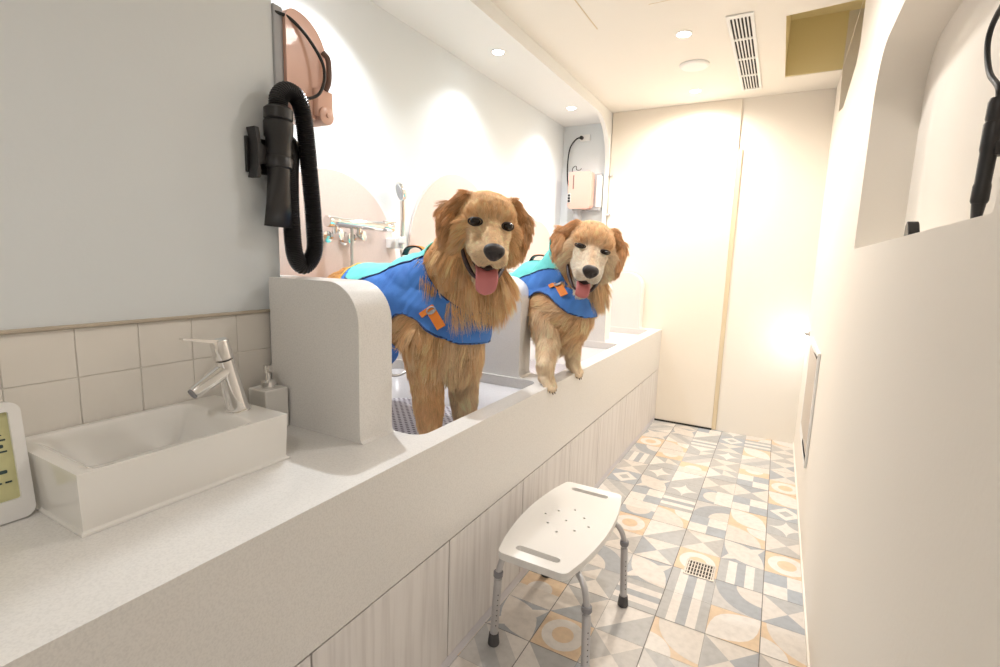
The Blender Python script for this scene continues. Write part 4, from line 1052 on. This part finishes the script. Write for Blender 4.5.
def build_big_dog():
    base = Vector((-1.15, 1.37, .54))
    e = empty('golden_retriever', base, 'larger golden retriever nearest the camera, tongue out, blue and turquoise vest, standing in the bath', 'dog', 'golden retrievers in vests')
    D = Dog()
    G, R_, L_ = (.87, .54, .27), (.83, .47, .21), (.92, .71, .47)
    back = (-1, 0, -.35); dn = (0, 0, -1)
    C = (-1.0, 1.375, .965)
    # trunk
    D.cap((-1.00, 1.375, .955), .138, (-1.10, 1.375, .985), .140, back, .040, G, .25)
    D.cap((-1.10, 1.375, .985), .142, (-1.28, 1.385, .990), .128, back, .035, G, .25)
    D.cap((-1.28, 1.385, .990), .128, (-1.385, 1.39, .985), .130, (-1, 0, -.5), .040, (.80, .42, .14), .3)
    D.cap((-1.06, 1.375, 1.02), .118, (-1.08, 1.375, 1.04), .118, back, .035, G, .25)
    # neck and ruff
    D.cap((-1.02, 1.385, 1.05), .116, (-.895, 1.385, 1.165), .092, (.15, 0, -1), .060, R_, .32)
    D.cap((-.955, 1.395, 1.00), .112, (-.875, 1.405, 1.085), .098, (.12, .0, -1), .074, G, .34)
    D.cap((-.925, 1.385, .93), .100, (-.935, 1.372, .86), .095, (.05, 0, -1), .050, (.86, .59, .34), .30)
    # forelegs
    for (fx, fy, kx) in ((-.975, 1.296, 0), (-.935, 1.448, 1)):
        sy = 1.292 if kx == 0 else 1.455
        tl = G if kx == 0 else (.90, .68, .44)
        D.cap((-.985, sy, .90), .078, (fx - .010, fy, .80), .058, dn, .038, tl, .30)
        D.cap((fx - .010, fy, .80), .056, (fx, fy, .66), .045, dn, .026, tl, .28)
        D.cap((fx, fy, .66), .044, (fx + .005, fy, .585), .036, dn, .020, tl, .28)
        D.cap((fx + .005, fy, .574), .036, (fx + .040, fy, .566), .028, (1, 0, -.2), .012, tl, .2)
    # hind quarters and tail
    for sy in (1.31, 1.46):
        D.cap((-1.375, sy, .93), .090, (-1.345, sy, .80), .064, dn, .045, G, .3)
        D.cap((-1.345, sy, .80), .060, (-1.415, sy, .68), .032, dn, .020, G, .3)
        D.cap((-1.415, sy, .68), .032, (-1.405, sy, .58), .026, dn, .015, G, .25)
        D.cap((-1.405, sy, .572), .030, (-1.365, sy, .566), .026, (1, 0, 0), .012, G, .2)
    D.cap((-1.45, 1.39, 1.02), .040, (-1.475, 1.42, .86), .022, dn, .050, G, .4)
    H = Vector((-.800, 1.347, 1.262)); k = 1.27
    X, Y, Z = head_axes(H, 8, 15, 9)
    head_prims(D, H, k, X, Y, Z, GOLD)
    D.cap(H - Y * .07 - Z * .03, .080, (-.905, 1.362, 1.16), .092, -Z * .9 - Y * .3, .045, R_, .35)
    finish(D, e, base, C, H, k, X, Y, Z, ((-.935, .9, .985), (0, 1, .0)), .95, .85, 90000, 11, (.78, .48, .24), .60)

def finish(D, e, base, C, H, k, X, Y, Z, side, squint, tongue, n, seed, bridge, zmin, rear=.345, dn=0.0, tz=0.0):
    Hn = np.array(H); R3 = np.array((X, Y, Z)).T
    def tint(P, T):
        q = (P - Hn) @ R3 / k
        on = (np.abs(q[:, 0]) < .085) & (q[:, 1] > -.02) & (q[:, 2] > -.13)
        m = np.clip(1 - np.hypot((np.abs(q[:, 0]) - .030) / .020, (q[:, 2] - .040) / .010), 0, 1) * on * .35   # pale brow spots
        T = T + (np.array((.93, .74, .50)) - T) * m[:, None]
        f = np.clip((.014 - np.abs(q[:, 0])) / .012, 0, 1) * np.clip((q[:, 1] - .02) / .05, 0, 1) * (q[:, 2] > -.03) * on * .4    # nose bridge
        return T + (np.array(bridge) - T) * f[:, None]
    body = D.body('body', e, .0058, 5, tint)
    body.data.transform(Matrix.Translation(-base))
    D.mesh = body.data.copy(); D.mesh.transform(Matrix.Translation(base)); D.mesh.update()
    g, collar = dress(D, e, C, base, side, rear, dn, tz)
    head_parts(e, H, k, X, Y, Z, squint, tongue, base)
    def dens(P):
        q = (P - Hn) @ R3 / k
        return 1 + 3.2 * ((np.abs(q[:, 0]) < .11) & (q[:, 1] > -.06) & (np.abs(q[:, 2]) < .13))
    def mask(P, N):
        q = (P - Hn) @ R3 / k; ok = (g(P) < .004) | (collar(P) & (g(P) < .05))
        for s in (-1, 1): ok &= np.hypot((q[:, 0] - s * .0385) / .0135, (q[:, 2] - .0195) / (.0092 * squint)) + (q[:, 1] < .03) * 9 > 1
        ok &= ~((np.abs(q[:, 0]) < .022) & (q[:, 1] > .130) & (np.abs(q[:, 2] + .020) < .017))
        ok &= ~((np.abs(q[:, 0]) < .030) & (q[:, 1] > .03) & (np.abs(q[:, 2] + .078) < .008))
        return ok & (P[:, 2] > zmin)
    grow_fur(D, 'fur', e, n, seed, dens, mask, tint, rad=.00062, origin=base)
    bpy.data.meshes.remove(D.mesh)
build_big_dog()

def build_small_dog():
    base = Vector((-1.02, 2.0, .54))
    e = empty('golden_retriever', base, 'smaller white-faced golden retriever behind, front paws on the ledge edge, blue vest', 'dog', 'golden retrievers in vests')
    D = Dog()
    G, R_ = (.88, .59, .34), (.84, .51, .26)
    back = (-1, .2, -.35); dn = (0, 0, -1); C = (-.800, 1.965, 1.015)
    D.cap((-.790, 1.948, .950), .138, (-.93, 1.998, .975), .128, back, .036, G, .25)
    D.cap((-.93, 1.998, .985), .128, (-1.15, 2.06, .945), .120, back, .034, G, .25)
    D.cap((-1.15, 2.06, .945), .120, (-1.30, 2.10, .90), .122, back, .038, G, .3)
    D.cap((-.86, 1.975, 1.02), .106, (-.92, 1.985, 1.04), .108, back, .034, G, .25)
    D.cap((-.84, 1.965, 1.04), .108, (-.745, 1.945, 1.145), .086, (.15, 0, -1), .060, R_, .32)
    D.cap((-.785, 1.975, 1.01), .106, (-.730, 1.975, 1.080), .092, (.12, 0, -1), .072, (.86, .58, .33), .34)
    D.cap((-.765, 1.962, .935), .086, (-.770, 1.962, .880), .080, (.05, 0, -1), .048, (.90, .69, .46), .30)
    tl = (.90, .68, .46)
    for sy, el, wr, pw in ((1.868, (-.785, 1.822, .845), (-.752, 1.730, .762), (-.744, 1.728, .716)), (2.045, (-.770, 2.060, .850), (-.752, 2.022, .765), (-.744, 2.018, .716))):
        D.cap((-.815, sy, .93), .068, el, .045, dn, .032, tl, .32)
        D.cap(el, .044, wr, .030, dn, .024, tl, .30)
        D.cap(wr, .033, (pw[0] - .004, pw[1], pw[2] + .014), .030, (.3, 0, -1), .016, (.93, .75, .54), .25)
        paw(D, e, pw, (1, -.12, 0), 1.18, (.92, .74, .54), base, hang=.95)
    for sy in (2.02, 2.17):
        D.cap((-1.29, sy, .86), .088, (-1.24, sy, .75), .062, dn, .045, G, .3)
        D.cap((-1.24, sy, .75), .056, (-1.31, sy, .65), .032, dn, .020, G, .3)
        D.cap((-1.31, sy, .65), .032, (-1.30, sy, .58), .026, dn, .015, G, .25)
        D.cap((-1.30, sy, .572), .030, (-1.26, sy, .566), .026, (1, 0, 0), .012, G, .2)
    D.cap((-1.38, 2.11, .95), .036, (-1.42, 2.16, .80), .022, dn, .050, G, .4)
    H = Vector((-.660, 1.903, 1.214)); k = 1.27
    X, Y, Z = head_axes(H, 4, 19, 15)
    head_prims(D, H, k, X, Y, Z, PALE, .028)
    D.cap(H - Y * .07 - Z * .03, .078, (-.770, 1.945, 1.14), .086, -Z * .9 - Y * .3, .042, R_, .35)
    finish(D, e, base, C, H, k, X, Y, Z, ((-.765, 1.5, 1.055), (0, 1, .0)), .62, .35, 80000, 23, (.80, .46, .22), .60, dn=.038, tz=.075)
build_small_dog()
